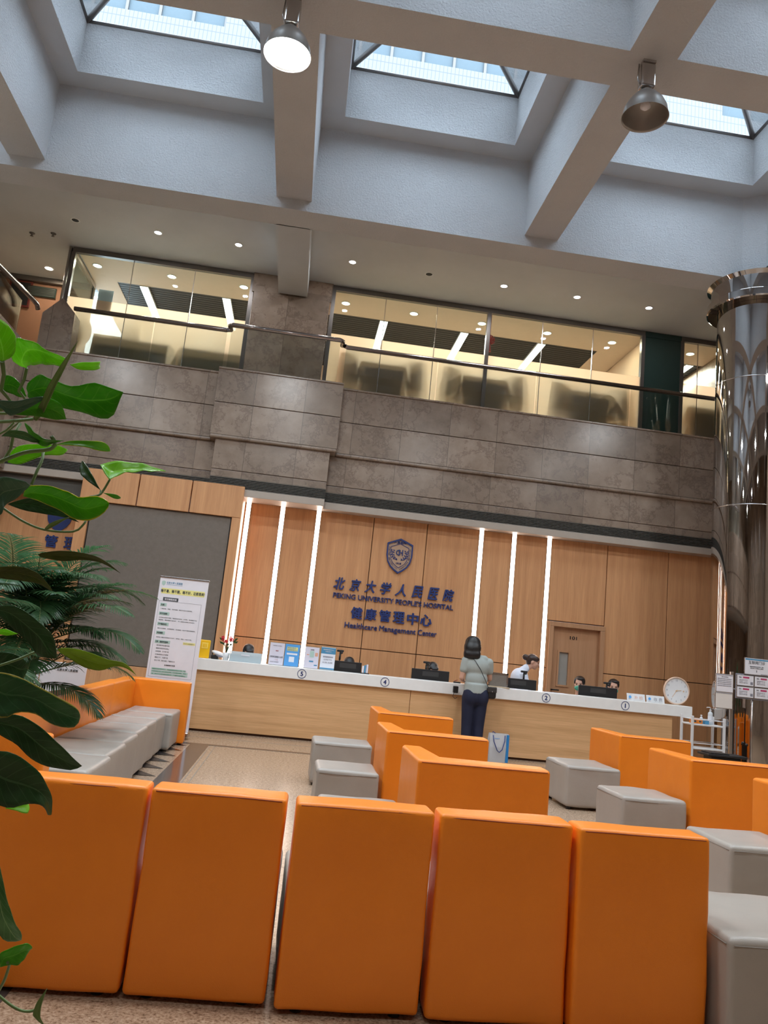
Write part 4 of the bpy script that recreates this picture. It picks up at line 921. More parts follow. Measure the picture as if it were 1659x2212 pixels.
for k in range(7):
    a = k*.9; c = Vector((.07*math.cos(a)*1.0-.01, .02*math.sin(a), .285+.03*math.sin(k*2.1)))
    bm = NB(); tube(bm, [(0, 0, .1), (c.x*.5, c.y*.5, .2), c], .0018, 5)
    for j in range(5):
        b_ = j*2*PI/5; ball(bm, c+Vector((.014*math.cos(b_), 0, .014*math.sin(b_))), (.010, .006, .010), 8)
    obj('flower', bm, redf, t)
# clear acrylic box
t = thing('acrylic_tray', 'wide clear acrylic box on the counter beside the flower pot', 'box', (-.60, 11.35, CT))
ac = bpy.data.materials.new('milky_acrylic'); ac.use_nodes = True; nt_ = ac.node_tree; pb_ = nt_.nodes['Principled BSDF']; pb_.inputs['Base Color'].default_value = (.66, .76, .80, 1); pb_.inputs['Roughness'].default_value = .12
tb_ = N(nt_, 'ShaderNodeBsdfTransparent'); mb_ = N(nt_, 'ShaderNodeMixShader'); mb_.inputs[0].default_value = .5; nt_.links.new(pb_.outputs[0], mb_.inputs[1]); nt_.links.new(tb_.outputs[0], mb_.inputs[2]); nt_.links.new(mb_.outputs[0], nt_.nodes['Material Output'].inputs[0])
bm = NB(); w_, h_, d_ = .225, .135, .10
box(bm, -w_, w_, -d_, -d_+.004, 0, h_); box(bm, -w_, w_, d_-.004, d_, 0, h_); box(bm, -w_, -w_+.004, -d_+.004, d_-.004, 0, h_); box(bm, w_-.004, w_, -d_+.004, d_-.004, 0, h_); box(bm, -w_, w_, -d_, d_, 0, .004); obj('acrylic_walls', bm, ac, t)
bm = NB(); box(bm, -w_+.01, w_-.01, -d_+.01, d_-.01, .005, .10); obj('paper_stack', bm, plain('pale_blue_forms', (.62, .72, .76), .5), t)
bm = NB(); box(bm, -.06, .06, -d_-.002, -d_, .085, .10); obj('label_strip', bm, M['paper'], t)
# monitors and cameras
def monitor(x, w, label, y=11.56, h=.135, tilt=-.45):
    t = thing('monitor', label, 'monitor', (x, y, .74), 0, 'monitors along the counter')
    bm = NB(); rbox(bm, -w/2, w/2, -.012, .018, -.16, .16, .006, 2, Matrix.Translation((0, 0, .215)) @ Matrix.Rotation(0, 4, 'X')); obj('screen_housing', bm, M['black'], t)
    bm = NB(); box(bm, -.12, .12, -.016, -.0125, .28, .35); obj('rear_cover', bm, M['deskdark'], t)
    bm = NB(); box(bm, -.025, .025, .02, .05, .01, .2); cyl(bm, (0, .04, 0), .10, .012, 24); obj('stand', bm, M['black'], t)
    return t
monitor(.86, .40, 'black monitor beside the blue-headed poster', h=.12); monitor(2.08, .56, 'black monitor between numbers 4 and the grey-shirted visitor'); monitor(3.40, .56, 'black monitor in front of the standing nurse'); monitor(4.63, .60, 'black monitor between the two masked staff')
def webcam(x, ztop, label):
    t = thing('document_camera', label, 'camera', (x, 11.62, .74), 0, 'desk cameras along the counter')
    h = ztop-.74
    bm = NB(); cyl(bm, (0, 0, 0), .05, .012, 20); obj('foot', bm, M['black'], t)
    bm = NB(); tube(bm, [(0, 0, 0), (0, 0, h-.07)], .009, 8); tube(bm, [(0, 0, h-.15), (0, 0, h-.06)], .016, 8); obj('stalk', bm, M['black'], t)
    bm = NB(); rbox(bm, -.05, .05, -.02, .02, h-.035, h-.005, .008); tube(bm, [(0, 0, h-.08), (0, 0, h-.03)], .012, 8); ball(bm, (.02, -.02, h-.045), (.02, .02, .018), 10); obj('camera_head', bm, M['black'], t)
webcam(.735, 1.275, 'black desk camera beside the first monitor from the posters'); webcam(2.02, 1.235, 'black desk camera rising behind the monitor left of the visitor'); webcam(3.50, 1.245, 'black desk camera in front of the standing nurse'); webcam(4.79, 1.20, 'black desk camera in front of the right masked staff member')
# striped stapler-like gadget group
t = thing('leaflet_rack', 'small rack of striped leaflets right of the first monitor', 'rack', (1.09, 11.38, CT))
for k in range(3):
    bm = NB(); rbox(bm, -.035+k*.03, -.012+k*.03, -.02, .02, .012, .11+.012*k, .003); obj('leaflet', bm, (M['paper'], pal['teal'], pal['lilac'])[k], t)
bm = NB(); box(bm, -.055, .07, -.03, .03, 0, .012); obj('tray', bm, M['black'], t)
t = thing('pen_holder', 'small black pen tray with a red pen near the visitor', 'stationery', (2.44, 11.36, CT))
bm = NB(); rbox(bm, -.05, .05, -.03, .03, 0, .02, .006); obj('tray', bm, M['black'], t)
bm = NB(); tube(bm, [(-.04, 0, .025), (.01, 0, .045)], .005, 6); obj('pen', bm, red, t)
# grey framed panel behind counter next to visitor
t = thing('framed_stand', 'grey framed upright panel right of the grey-shirted visitor', 'frame', (3.06, 11.42, CT))
bm = NB()
for q in ((-.145, -.125, 0, .205), (.125, .145, 0, .205), (-.145, .145, .185, .205), (-.145, .145, 0, .02)): box(bm, q[0], q[1], -.012, .012, q[2], q[3])
obj('frame', bm, M['steel'], t)
bm = NB(); box(bm, -.125, .125, -.004, .004, .02, .185); obj('panel', bm, M['screen'], t)
t = thing('clipboard', 'light wooden clipboard lying at the counter edge by the visitor', 'clipboard', (3.0, 11.23, CT), -.15)
bm = NB(); rbox(bm, -.17, .17, -.09, .10, 0, .012, .003); obj('board', bm, plain('pale_board', (.62, .50, .34), .5), t)
bm = NB(); rbox(bm, -.17, -.14, -.03, .03, .012, .02, .002); obj('clip', bm, M['steel'], t)
for x, w_, lab in ((3.36, .13, 'white papers lying on the counter left of number 2'), (3.86, .17, 'white papers with blue print right of number 2')):
    t = thing('paper_sheets', lab, 'papers', (x, 11.25, CT), .1)
    bm = NB(); rbox(bm, -w_, w_, -.07, .08, 0, .006, .001, 1); obj('sheets', bm, M['paper'], t)
    bm = NB(); box(bm, -w_*.5, w_*.2, -.02, .01, .006, .0065); obj('printed_line', bm, pal['teal'], t)
# name plates
for x, s, mt, lab in ((5.13, '补 检', pal['salmon'], 'white desk plate with pinkish characters beside number 1'), (5.43, '收 费', pal['grey'], 'white desk plate with grey characters beside the clock')):
    t = thing('desk_plate', lab, 'sign', (x, 11.33, CT), 0, 'desk plates by number 1')
    rotm = Matrix.Rotation(-.25, 4, 'X')
    bm = NB(); rbox(bm, -.14, .14, -.004, 0, 0, .105, .002, 1, rotm); box(bm, -.14, .14, 0, .05, 0, .004); p_ = obj('plate', bm, M['white'], t)
    text_obj('plate_text', s, (.03, -.016, .05), mt, p_, width=.13, height=.05, bold=.0, thick=.001, rot=rotm)
    bm = NB(); cyl(bm, (0, 0, 0), .02, .002, 20, Matrix.Translation((-.10, -.014, .052)) @ Matrix.Rotation(PI/2-.25, 4, 'X')); obj('plate_emblem', bm, pal['skyblue'], p_)
# clock
t = thing('wall_clock', 'round white clock with pale wooden rim propped on the counter end', 'clock', (5.76, 11.36, CT+.205), 0)
R0 = .198; rx = Matrix.Rotation(PI/2, 4, 'X')
bm = NB(); lathe(bm, [(R0-.012, -.018), (R0, -.018), (R0+.004, -.01), (R0+.004, .018), (R0-.012, .022), (R0-.014, .012)], 64, mat=rx); obj('rim', bm, plain('pale_wood_rim', (.78, .56, .42), .4), t)
bm = NB(); cyl(bm, (0, 0, -.01), R0-.012, .018, 64, rx); face = obj('clock_face', bm, M['white'], t)
for h in range(1, 13):
    a = PI/2-h*PI/6; text_obj('numeral', str(h), (.15*math.cos(a), -.0085, .15*math.sin(a)), pal['grey'], face, height=.026, thick=.001)
gold = plain('pale_gold_hand', (.72, .50, .30), .4)
for nm_, a, l_, w_ in (('hour_hand', math.radians(8), .075, .008), ('minute_hand', math.radians(236), .12, .006)):
    bm = NB(); box(bm, -.02, l_, -.012, -.010, -w_/2, w_/2, mat=Matrix.Rotation(-a, 4, 'Y')); obj(nm_, bm, gold, t)
bm = NB(); box(bm, .1, .12, -.01, -.009, -.01, .01); tube(bm, [(0, -.009, 0), (0, -.015, 0)], .01, 12); obj('hub', bm, gold, t)

# ================================================================== PEOPLE
def cone_between(bm, a, b, ra, rb, flat=1.0, n=14):
    a, b = Vector(a), Vector(b)
    d = b-a; L_ = d.length; k = 8
    pts = [a + d*(i/k) for i in range(k+1)]; rs = [ra+(rb-ra)*i/k for i in range(k+1)]
    tube(bm, pts, rs, n); ball(bm, a, (ra, ra, ra), n); ball(bm, b, (rb, rb, rb), n)
def solidify_body(name, bm, mat, parent, vox=.012, sm=6):
    o = obj(name, bm, mat, parent, smooth=True)
    r_ = o.modifiers.new('fuse', 'REMESH'); r_.mode = 'VOXEL'; r_.voxel_size = vox; r_.use_smooth_shade = True
    s_ = o.modifiers.new('soften', 'SMOOTH'); s_.iterations = sm; s_.factor = .5
    return o
def ell(bm, c, s, rot=None): ball(bm, Vector(c), s, 20, rot)
def head_shape(bm, c, s=1.0, R_=Matrix()):
    """head centred at c facing -y in its own frame (R_ turns it)"""
    T_ = Matrix.Translation(c) @ R_ @ Matrix.Scale(s, 4)
    def e(p, r): b2 = bmesh.new(); bmesh.ops.create_uvsphere(b2, u_segments=20, v_segments=14, radius=1); b2.transform(T_ @ Matrix.Translation(p) @ Matrix.Diagonal((*r, 1))); join(bm, b2)
    e((0, .01, .025), (.074, .092, .088)); e((0, -.02, -.03), (.060, .070, .072)); e((0, -.045, -.075), (.036, .036, .032))
    e((0, -.094, -.018), (.010, .018, .014)); e((0, -.085, .0), (.009, .014, .028)); e((0, -.080, -.052), (.024, .013, .009))
    for s_ in (-1, 1):
        e((s_*.076, .012, -.012), (.010, .019, .031)); e((s_*.036, -.062, -.02), (.024, .022, .022)); e((s_*.03, -.075, .03), (.022, .012, .008))
def eyes(par, c, s, R_):
    T_ = Matrix.Translation(c) @ R_ @ Matrix.Scale(s, 4)
    for s_ in (-1, 1):
        b2 = NB(); ball(b2, (0, 0, 0), (.013, .006, .006), 10); b2.transform(T_ @ Matrix.Translation((s_*.031, -.080, .005))); obj('eye', b2, M['black'], par, smooth=True)
def hand(bm, w, d, side=1, curl=.5):
    """w wrist point, d direction of the fingers, in object space"""
    d = Vector(d).normalized(); u, v = frame_of(d)
    pal_ = Vector(w)+d*.045
    ell(bm, pal_, (.026, .026, .02)); ell(bm, Vector(w)+d*.07, (.03, .022, .018))
    for k, L_ in enumerate((.062, .072, .068, .054)):
        off = u*(-.03+.02*k); p = Vector(w)+d*.075+off; q = p+d*L_*.55-v*.008; r_ = q+(d*(1-curl)-v*curl).normalized()*L_*.45
        tube(bm, [p, q, r_], [.0095, .009, .0075], 8); ball(bm, r_, (.0075,)*3, 8)
    p = Vector(w)+d*.03-u*.028; q = p+(d*.6-u*.7).normalized()*.035; r_ = q+d*.03
    tube(bm, [p, q, r_], [.012, .011, .009], 8); ball(bm, r_, (.009,)*3, 8)

# ---- visitor at the counter, seen from behind (faces +y)
WX, WY = 2.60, 10.86
v_ = thing('person', 'person in grey t-shirt and navy trousers standing at the counter', 'person', (WX, WY, 0))
bm = NB()
hc = Vector((-.070, .06, 1.505)); hR = Matrix.Rotation(PI-.25, 4, 'Z') @ Matrix.Rotation(.35, 4, 'X')
head_shape(bm, hc, .98, hR)
cone_between(bm, (-.03, .03, 1.36), (-.065, .055, 1.44), .052, .048)
# torso
ell(bm, (0, 0, 1.22), (.165, .095, .15)); ell(bm, (0, .0, 1.05), (.135, .088, .15)); ell(bm, (.01, -.01, .90), (.165, .105, .12))
for s_, tw in ((-1, -.02), (1, .0)):
    cone_between(bm, (s_*.085, 0, .86), (s_*.085+tw, .01, .46), .082, .052); cone_between(bm, (s_*.085+tw, .01, .46), (s_*.08+tw, -.01, .08), .05, .034)
    cone_between(bm, (s_*.08+tw, -.03, .045), (s_*.085+tw, .10, .03), .036, .026)
# arms: both bent forward onto the counter
LA = [(-.165, 0, 1.30), (-.205, .00, 1.06), (-.13, .22, 1.02)]; RA = [(.165, 0, 1.30), (.20, .05, 1.08), (.12, .26, 1.04)]
for P_, sd in ((LA, -1), (RA, 1)):
    cone_between(bm, P_[0], P_[1], .044, .036); cone_between(bm, P_[1], P_[2], .036, .024)
    hand(bm, P_[2], Vector(P_[2])-Vector(P_[1]), sd, .45)
solidify_body('body', bm, M['skin'], v_, .0085, 4)
tee = plain('light_grey_cotton', (.38, .42, .40), .85)
bm = NB()
ell(bm, (0, 0, 1.23), (.182, .112, .155)); ell(bm, (0, -.005, 1.06), (.160, .108, .15)); ell(bm, (.005, -.005, .97), (.168, .115, .10))
tube(bm, [(.0, -.005, .865), (0, -.005, 1.0)], [.165, .158], 24)
for vtx in bm.verts:
    pass
for P_ in (LA, RA):
    a_, b_ = Vector(P_[0]), Vector(P_[1]); cone_between(bm, a_, a_.lerp(b_, .52), .062, .058)
cone_between(bm, (-.09, 0, 1.335), (.09, 0, 1.335), .06, .06)
for vtx in bm.verts:
    if vtx.co.z < 1.02: vtx.co.y *= .78
sh = solidify_body('t_shirt', bm, tee, v_, .011, 5)
trs = plain('navy_trousers', (.010, .013, .040), .8)
bm = NB()
ell(bm, (.005, -.012, .865), (.178, .120, .11)); ell(bm, (-.07, -.03, .82), (.105, .10, .15)); ell(bm, (.085, -.03, .82), (.105, .10, .15)); ell(bm, (0, -.03, .82), (.10, .105, .13))
for s_ in (-1, 1):
    cone_between(bm, (s_*.085, -.005, .80), (s_*.082, .005, .45), .099, .078); cone_between(bm, (s_*.082, .005, .45), (s_*.078, -.005, .10), .077, .068)
solidify_body('trousers', bm, trs, v_, .012, 12)
bm = NB()
T_ = Matrix.Translation(hc) @ hR
def he(p, r, RR=None):
    b2 = bmesh.new(); bmesh.ops.create_uvsphere(b2, u_segments=24, v_segments=16, radius=1); b2.transform(T_ @ Matrix.Translation(p) @ (RR or Matrix()) @ Matrix.Diagonal((*r, 1))); join(bm, b2)
he((0, .03, .035), (.112, .112, .104)); he((0, .055, -.04), (.122, .085, .125)); he((.065, .02, -.08), (.052, .080, .13)); he((-.065, .02, -.08), (.052, .080, .13)); he((0, .065, -.13), (.122, .055, .085)); he((.07, .05, -.15), (.05, .05, .06)); he((-.07, .05, -.15), (.05, .05, .06))
o = solidify_body('hair', bm, M['hair'], v_, .009, 18)
for s_ in (-1, 1):
    bm = NB(); rbox(bm, -.038, .038, -.085, .14, 0, .045, .018, 3, Matrix.Translation((s_*.082, 0, 0))); obj('shoe', bm, M['black'], v_)
bm = NB(); tube(bm, [(-.13, -.045, 1.375), (-.06, -.105, 1.31), (.02, -.122, 1.20), (.09, -.118, 1.08), (.15, -.09, .98), (.185, -.06, .93)], .0042, 6)
tag(obj('bag_strap', bm, M['black'], v_), 'thin black shoulder strap')
t = thing('shoulder_bag', 'small black rounded shoulder bag at the visitor\'s right hip', 'bag', (WX+.215, WY-.05, .90))
bm = NB(); rbox(bm, -.065, .065, -.04, .04, -.085, .075, .035, 4); obj('bag_body', bm, M['black'], t)
bm = NB(); rbox(bm, -.066, .066, -.046, -.02, .0, .078, .012, 3); obj('flap', bm, M['deskdark'], t)
bm = NB(); ball(bm, (0, -.048, .015), (.007, .004, .007), 10); obj('clasp', bm, M['steel'], t)
t = thing('phone_pouch', 'black pouch hanging at the visitor\'s left wrist by the counter edge', 'bag', (WX-.235, 11.06, .86))
bm = NB(); rbox(bm, -.035, .035, -.03, .03, -.02, .075, .01); obj('pouch_body', bm, M['black'], t)
bm = NB(); tube(bm, [(-.02, 0, -.02), (-.03, 0, -.07), (0, 0, -.10), (.03, 0, -.08)], .004, 6); obj('pouch_cord', bm, M['black'], t)

# ---- nurse, bending to the right in profile
uni = plain('white_blue_uniform', (.70, .76, .88), .75)
n_ = thing('person', 'person in white uniform with hair in a bun, leaning behind the counter', 'person', (3.56, 12.05, 0))
hc = Vector((.20, -.01, 1.385)); hR = Matrix.Rotation(PI/2-.25, 4, 'Z') @ Matrix.Rotation(.25, 4, 'X')
bm = NB(); head_shape(bm, hc, 1.0, hR)
cone_between(bm, (.07, .0, 1.25), (.165, 0, 1.33), .055, .047); ell(bm, (0, 0, 1.10), (.12, .16, .15)); ell(bm, (-.06, 0, .92), (.11, .15, .15)); ell(bm, (-.08, 0, .82), (.12, .16, .12))
for s_ in (-1, 1):
    cone_between(bm, (-.08, s_*.085, .80), (-.04, s_*.085, .44), .08, .05); cone_between(bm, (-.04, s_*.085, .44), (-.06, s_*.085, .07), .05, .034); cone_between(bm, (-.07, s_*.085, .04), (.06, s_*.085, .03), .036, .026)
    cone_between(bm, (.03, s_*.16, 1.17), (.10, s_*.19, .92), .044, .036); cone_between(bm, (.10, s_*.19, .92), (.28, s_*.15, .82), .036, .024); hand(bm, (.28, s_*.15, .82), (1, 0, -.3), s_)
solidify_body('body', bm, M['skin'], n_, .0085, 3)
bm = NB(); ell(bm, (.0, 0, 1.12), (.135, .185, .155)); ell(bm, (-.06, 0, .95), (.135, .17, .17)); ell(bm, (-.08, 0, .72), (.15, .19, .26))
for s_ in (-1, 1): cone_between(bm, (.02, s_*.155, 1.17), (.10, s_*.19, .92), .062, .052); cone_between(bm, (.10, s_*.19, .92), (.20, s_*.17, .86), .05, .04)
cone_between(bm, (.04, 0, 1.22), (.10, 0, 1.285), .075, .060)
solidify_body('uniform', bm, uni, n_, .011, 5)
bm = NB(); T_ = Matrix.Translation(hc) @ hR
he((0, .028, .04), (.084, .088, .078)); he((0, .06, .0), (.076, .055, .075)); he((.05, -.01, .055), (.035, .07, .045)); he((-.05, -.01, .055), (.035, .07, .045)); he((0, .135, .03), (.048, .048, .048))
solidify_body('hair', bm, M['hair_brown'], n_, .008, 5)
eyes(n_, hc, 1.0, hR)
mask_m = plain('green_surgical_mask', (.08, .42, .30), .7)
def seated(x, y, zh, rz, label, hair, mask=False, head_yaw=0.0, uniform=uni, tilt=.75):
    """seated staff member facing the counter (-y)"""
    p = thing('person', label, 'person', (x, y, 0), rz, None)
    hc = Vector((0, -.02, zh-.115)); hR = Matrix.Rotation(head_yaw, 4, 'Z') @ Matrix.Rotation(.12 if mask else tilt, 4, 'X')
    sz = zh-.115-.20-.02
    bm = NB(); head_shape(bm, hc, 1.0, hR)
    cone_between(bm, (0, .01, sz-.02), (0, 0, hc.z-.07), .05, .047); ell(bm, (0, .02, sz-.13), (.16, .095, .14)); ell(bm, (0, .03, sz-.32), (.135, .09, .15)); ell(bm, (0, .03, sz-.45), (.165, .12, .10))
    hz = sz-.47
    for s_ in (-1, 1):
        cone_between(bm, (s_*.09, .0, hz), (s_*.10, -.30, hz), .078, .055); cone_between(bm, (s_*.10, -.30, hz), (s_*.10, -.25, .08), .052, .034); cone_between(bm, (s_*.10, -.24, .04), (s_*.10, -.36, .03), .034, .026)
        cone_between(bm, (s_*.17, .01, sz-.06), (s_*.21, .0, .74), .042, .035); cone_between(bm, (s_*.21, .0, .74), (s_*.13, -.20, .775), .035, .024); hand(bm, (s_*.13, -.20, .775), (-.2*s_, -1, 0), s_)
    solidify_body('body', bm, M['skin'], p, .009, 3)
    bm = NB(); ell(bm, (0, .02, sz-.12), (.180, .112, .145)); ell(bm, (0, .03, sz-.33), (.158, .11, .18)); cone_between(bm, (-.06, .01, sz-.03), (.06, .01, sz-.03), .06, .06)
    for s_ in (-1, 1): cone_between(bm, (s_*.165, .01, sz-.06), (s_*.205, .0, .76), .056, .048)
    solidify_body('uniform', bm, uniform, p, .011, 5)
    bm = NB()
    global T_
    T_ = Matrix.Translation(hc) @ hR
    b_ = bm
    def he2(p_, r):
        b2 = bmesh.new(); bmesh.ops.create_uvsphere(b2, u_segments=24, v_segments=16, radius=1); b2.transform(T_ @ Matrix.Translation(p_) @ Matrix.Diagonal((*r, 1))); join(b_, b2)
    he2((0, .028, .048), (.084, .088, .076)); he2((0, .06, .0), (.078, .058, .085)); he2((.06, .0, .04), (.026, .06, .05)); he2((-.06, .0, .04), (.026, .06, .05)); he2((0, .10, -.06), (.045, .04, .06)); he2((.02, -.035, .085), (.062, .045, .026))
    solidify_body('hair', bm, hair, p, .008, 5)
    eyes(p, hc, 1.0, hR)
    if mask:
        bm = NB(); b_ = bm; he2((0, -.05, -.052), (.067, .058, .045)); he2((0, -.075, -.035), (.035, .042, .03)); mo = solidify_body('face_mask', bm, mask_m, p, .006, 3)
        bm = NB()
        for s_ in (-1, 1): tube(bm, [T_ @ Vector((s_*.064, -.04, -.03)), T_ @ Vector((s_*.080, .0, -.01)), T_ @ Vector((s_*.080, .02, .005))], .0018, 5)
        obj('ear_loop', bm, M['white'], mo)
    c = thing('staff_chair', 'black swivel chair under ' + label, 'chair', (x, y+.08, 0), rz, 'staff swivel chairs')
    bm = NB(); rbox(bm, -.23, .23, -.25, .2, hz-.15, hz-.08, .03, 3); obj('seat', bm, M['black'], c)
    bm = NB(); rbox(bm, -.20, .20, .17, .22, hz-.02, hz+.28, .02, 3); obj('backrest', bm, M['black'], c)
    bm = NB(); tube(bm, [(0, 0, .06), (0, 0, hz-.14)], .025, 10)
    for k in range(5): a = k*2*PI/5; tube(bm, [(0, 0, .08), (.26*math.cos(a), .26*math.sin(a), .04)], [.025, .018], 8)
    obj('star_base', bm, M['black'], c)
    return p
seated(4.50, 12.0, 1.235, 0, 'person in white with green mask looking down, left masked staff', M['hair'], True, -.55)
seated(5.05, 12.0, 1.245, 0, 'person in white with green mask, seated beside number 1', M['hair'], True, -.30)
seated(-.60, 11.95, 1.205, 0, 'person seated low behind the clear acrylic box, only hair showing', M['hair'])
seated(.90, 11.95, 1.165, 0, 'person seated low behind the monitor beside the posters', M['hair'])
seated(2.17, 11.95, 1.215, 0, 'person seated low behind the monitor left of the visitor', M['hair'])
# ================================================================== SEATING
def puff(bm, x0, x1, y0, y1, z0, z1, r=.022, seed=0, amp=.004, n=10):
    """upholstered box: rounded edges, slightly swollen and uneven faces"""
    b2 = bmesh.new(); box(b2, x0, x1, y0, y1, z0, z1)
    bmesh.ops.subdivide_edges(b2, edges=b2.edges[:], cuts=n, use_grid_fill=True)
    cx, cy, cz = (x0+x1)/2, (y0+y1)/2, (z0+z1)/2; hx, hy, hz = (x1-x0)/2, (y1-y0)/2, (z1-z0)/2
    for v in b2.verts:
        p = v.co - Vector((cx, cy, cz)); q = Vector((max(-hx+r, min(hx-r, p.x)), max(-hy+r, min(hy-r, p.y)), max(-hz+r, min(hz-r, p.z))))
        # pull grid lines nearest the edge onto the rounded edge
        d_ = p-q
        if d_.length > 1e-6: p = q + d_.normalized()*r
        w_ = noise.noise(Vector((p.x*4+seed*3.7, p.y*4, p.z*4)))*amp
        u = min(1, (1-abs(p.x)/hx)*3+0)*min(1, (1-abs(p.y)/hy)*3+0) if abs(p.z) > hz-r*1.01 else 0
        v.co = Vector((cx, cy, cz)) + p + (d_.normalized() if d_.length > 1e-6 else Vector())*w_
        if v.co.z > z1-r*.5: v.co.z += .006*u
    for f in b2.faces: f.smooth = True
    join(bm, b2)
def edge_snap(bm, x0, x1, y0, y1, z0, z1, r, n=3): pass
def cushion_box(bm, x0, x1, y0, y1, z0, z1, r=.02, seed=0, amp=.003, cuts=6):
    b2 = bmesh.new(); rbox(b2, x0, x1, y0, y1, z0, z1, r, 4)
    es = [e for e in b2.edges if e.calc_length() > .08]
    bmesh.ops.subdivide_edges(b2, edges=es, cuts=cuts, use_grid_fill=True)
    b2.normal_update()
    for v in b2.verts:
        w_ = noise.noise(v.co*5+Vector((seed*7.3, seed*1.9, 0)))*amp + noise.noise(v.co*17+Vector((0, seed*4.1, 0)))*amp*.25
        v.co = v.co + v.normal*w_
    for f in b2.faces: f.smooth = True
    join(bm, b2)
def seam(bm, pts): tube(bm, pts, .0022, 5)

near_names = ['cut by the leafy plant at far left', 'second from the plant', 'middle panel right of the floor gap', 'second from the grey seat end', 'rightmost, beside the grey seat']
near = [(-.97, -.449, 3.06, -.02), (-.437, .058, 3.05, -.03), (.092, .606, 3.01, .01), (.628, 1.135, 3.00, -.01), (1.148, 1.66, 2.96, .01)]
for i, (x0, x1, y0, rz) in enumerate(near):
    w_ = x1-x0
    t = thing('lounge_seat', 'near row orange high-backed seat seen from behind, ' + near_names[i], 'seat', ((x0+x1)/2, y0, 0), rz, 'front row of orange seats')
    bm = NB(); cushion_box(bm, -w_/2, w_/2, 0, .155, .016, .712, .016, i+1, .006, 7); obj('backrest', bm, M['orange'], t)
    bm = NB(); seam(bm, [(-w_/2+.018, .002, .700), (-w_/4, .001, .702), (0, .001, .701), (w_/4, .001, .702), (w_/2-.018, .002, .700)]); obj('piping', bm, M['piping'], t)
    bm = NB(); cushion_box(bm, -w_/2+.001, w_/2-.001, .165, .63, .03, .40, .022, i+30, .004, 6); obj('seat_cushion', bm, M['grey'], t)
    for sx in (-1, 1):
        for yy in (.05, .56):
            bm = NB(); cyl(bm, (sx*(w_/2-.08), yy, 0), .022, .03, 12); obj('foot', bm, M['foot'], t)
def grey_cube(x0, x1, y0, y1, z, label, group, seed):
    t = thing('seat_cube', label, 'seat', ((x0+x1)/2, (y0+y1)/2, 0), 0, group)
    hx, hy = (x1-x0)/2, (y1-y0)/2
    bm = NB(); cushion_box(bm, -hx, hx, -hy, hy, .025, z, .028, seed, .007, 7); obj('upholstery', bm, M['grey'], t)
    bm = NB(); seam(bm, [(-hx+.02, -hy-.000, z-.028), (0, -hy-.001, z-.03), (hx-.02, -hy, z-.028)]); seam(bm, [(-hx, -hy+.02, z-.028), (-hx-.001, hy-.02, z-.028)]); obj('seam', bm, bpy.data.materials.get('taupe_thread') or plain('taupe_thread', (.26, .23, .2), .7), t)
    for sx in (-1, 1):
        for sy in (-1, 1): bm = NB(); cyl(bm, (sx*(hx-.05), sy*(hy-.05), 0), .025, .03, 12); obj('foot', bm, M['foot'], t)
    return t
def corner_back(x, y, w_, d_, label, group, seed, z=.712):
    """L-shaped backrest: one arm along x (facing the viewer), one running back along y"""
    t = thing('corner_backrest', label, 'seat back', (x, y, 0), 0, group)
    bm = NB(); b2 = bmesh.new(); pl = [(0, 0), (w_, 0), (w_, .17), (.132, .17), (.132, d_), (0, d_)]
    lo = [b2.verts.new((px, py, .016)) for px, py in pl]; hi = [b2.verts.new((px, py, z)) for px, py in pl]
    b2.faces.new(lo[::-1]); b2.faces.new(hi)
    for i in range(6): b2.faces.new((lo[i], lo[(i+1) % 6], hi[(i+1) % 6], hi[i]))
    bmesh.ops.bevel(b2, geom=b2.edges[:], offset=.022, segments=4, affect='EDGES', profile=.5)
    for f in b2.faces: f.smooth = True
    join(bm, b2)
    u_ = obj('upholstery', bm, M['orange'], t); u_.modifiers.new('weighted', 'WEIGHTED_NORMAL')
    bm = NB(); seam(bm, [(.02, .001, z-.014), (w_*.5, .000, z-.013), (w_-.02, .001, z-.014)]); obj('piping', bm, M['piping'], t)
    for p in ((.06, .05), (.06, d_-.06), (w_-.06, .08)): bm = NB(); cyl(bm, (p[0], p[1], 0), .025, .04, 12); obj('foot', bm, M['foot'], t)
    return t
gm, gmr = 'middle group of L-shaped orange backs', 'right group of L-shaped orange backs'
corner_back(.935, 7.88, .76, .80, 'orange L-shaped backrest of the middle group, closest to the counter', gm, 11)
corner_back(.80, 6.05, .79, .72, 'orange L-shaped backrest in the centre of the middle group, hiding the visitor\'s feet', gm, 12)
corner_back(.79, 4.52, .77, .68, 'orange L-shaped backrest of the middle group, just behind the near row', gm, 13)
corner_back(3.38, 7.80, .76, .80, 'orange L-shaped backrest of the right group, nearest the white trolley', gmr, 14)
corner_back(3.17, 5.98, .83, .74, 'orange L-shaped backrest of the right group, in front of the trolley and column', gmr, 15)
corner_back(3.16, 4.45, .80, .70, 'orange L-shaped backrest cut by the right picture edge', gmr, 16)
gg = 'grey seat cubes beside the orange backs'
grey_cube(.325, .89, 7.68, 8.16, .405, 'grey cube seat of the middle group, furthest from the near row', gg, 21)
grey_cube(.30, .765, 5.98, 6.47, .405, 'grey cube seat in the middle, in front of the far one', gg, 22)
grey_cube(.27, .755, 4.50, 5.0, .405, 'grey cube seat whose top just shows over the middle near-row panel', gg, 23)
grey_cube(2.76, 3.30, 7.55, 8.20, .405, 'grey cube seat standing right of the white paper bag', gg, 24)
grey_cube(2.61, 3.12, 5.92, 6.45, .405, 'grey cube seat in the right group, middle one in depth', gg, 25)
grey_cube(2.60, 3.11, 4.43, 4.96, .405, 'grey cube seat in front of the orange back at the right edge', gg, 26)
grey_cube(1.68, 2.26, 2.86, 3.47, .40, 'large pale grey cube seat at the right end of the near row', gg, 27)
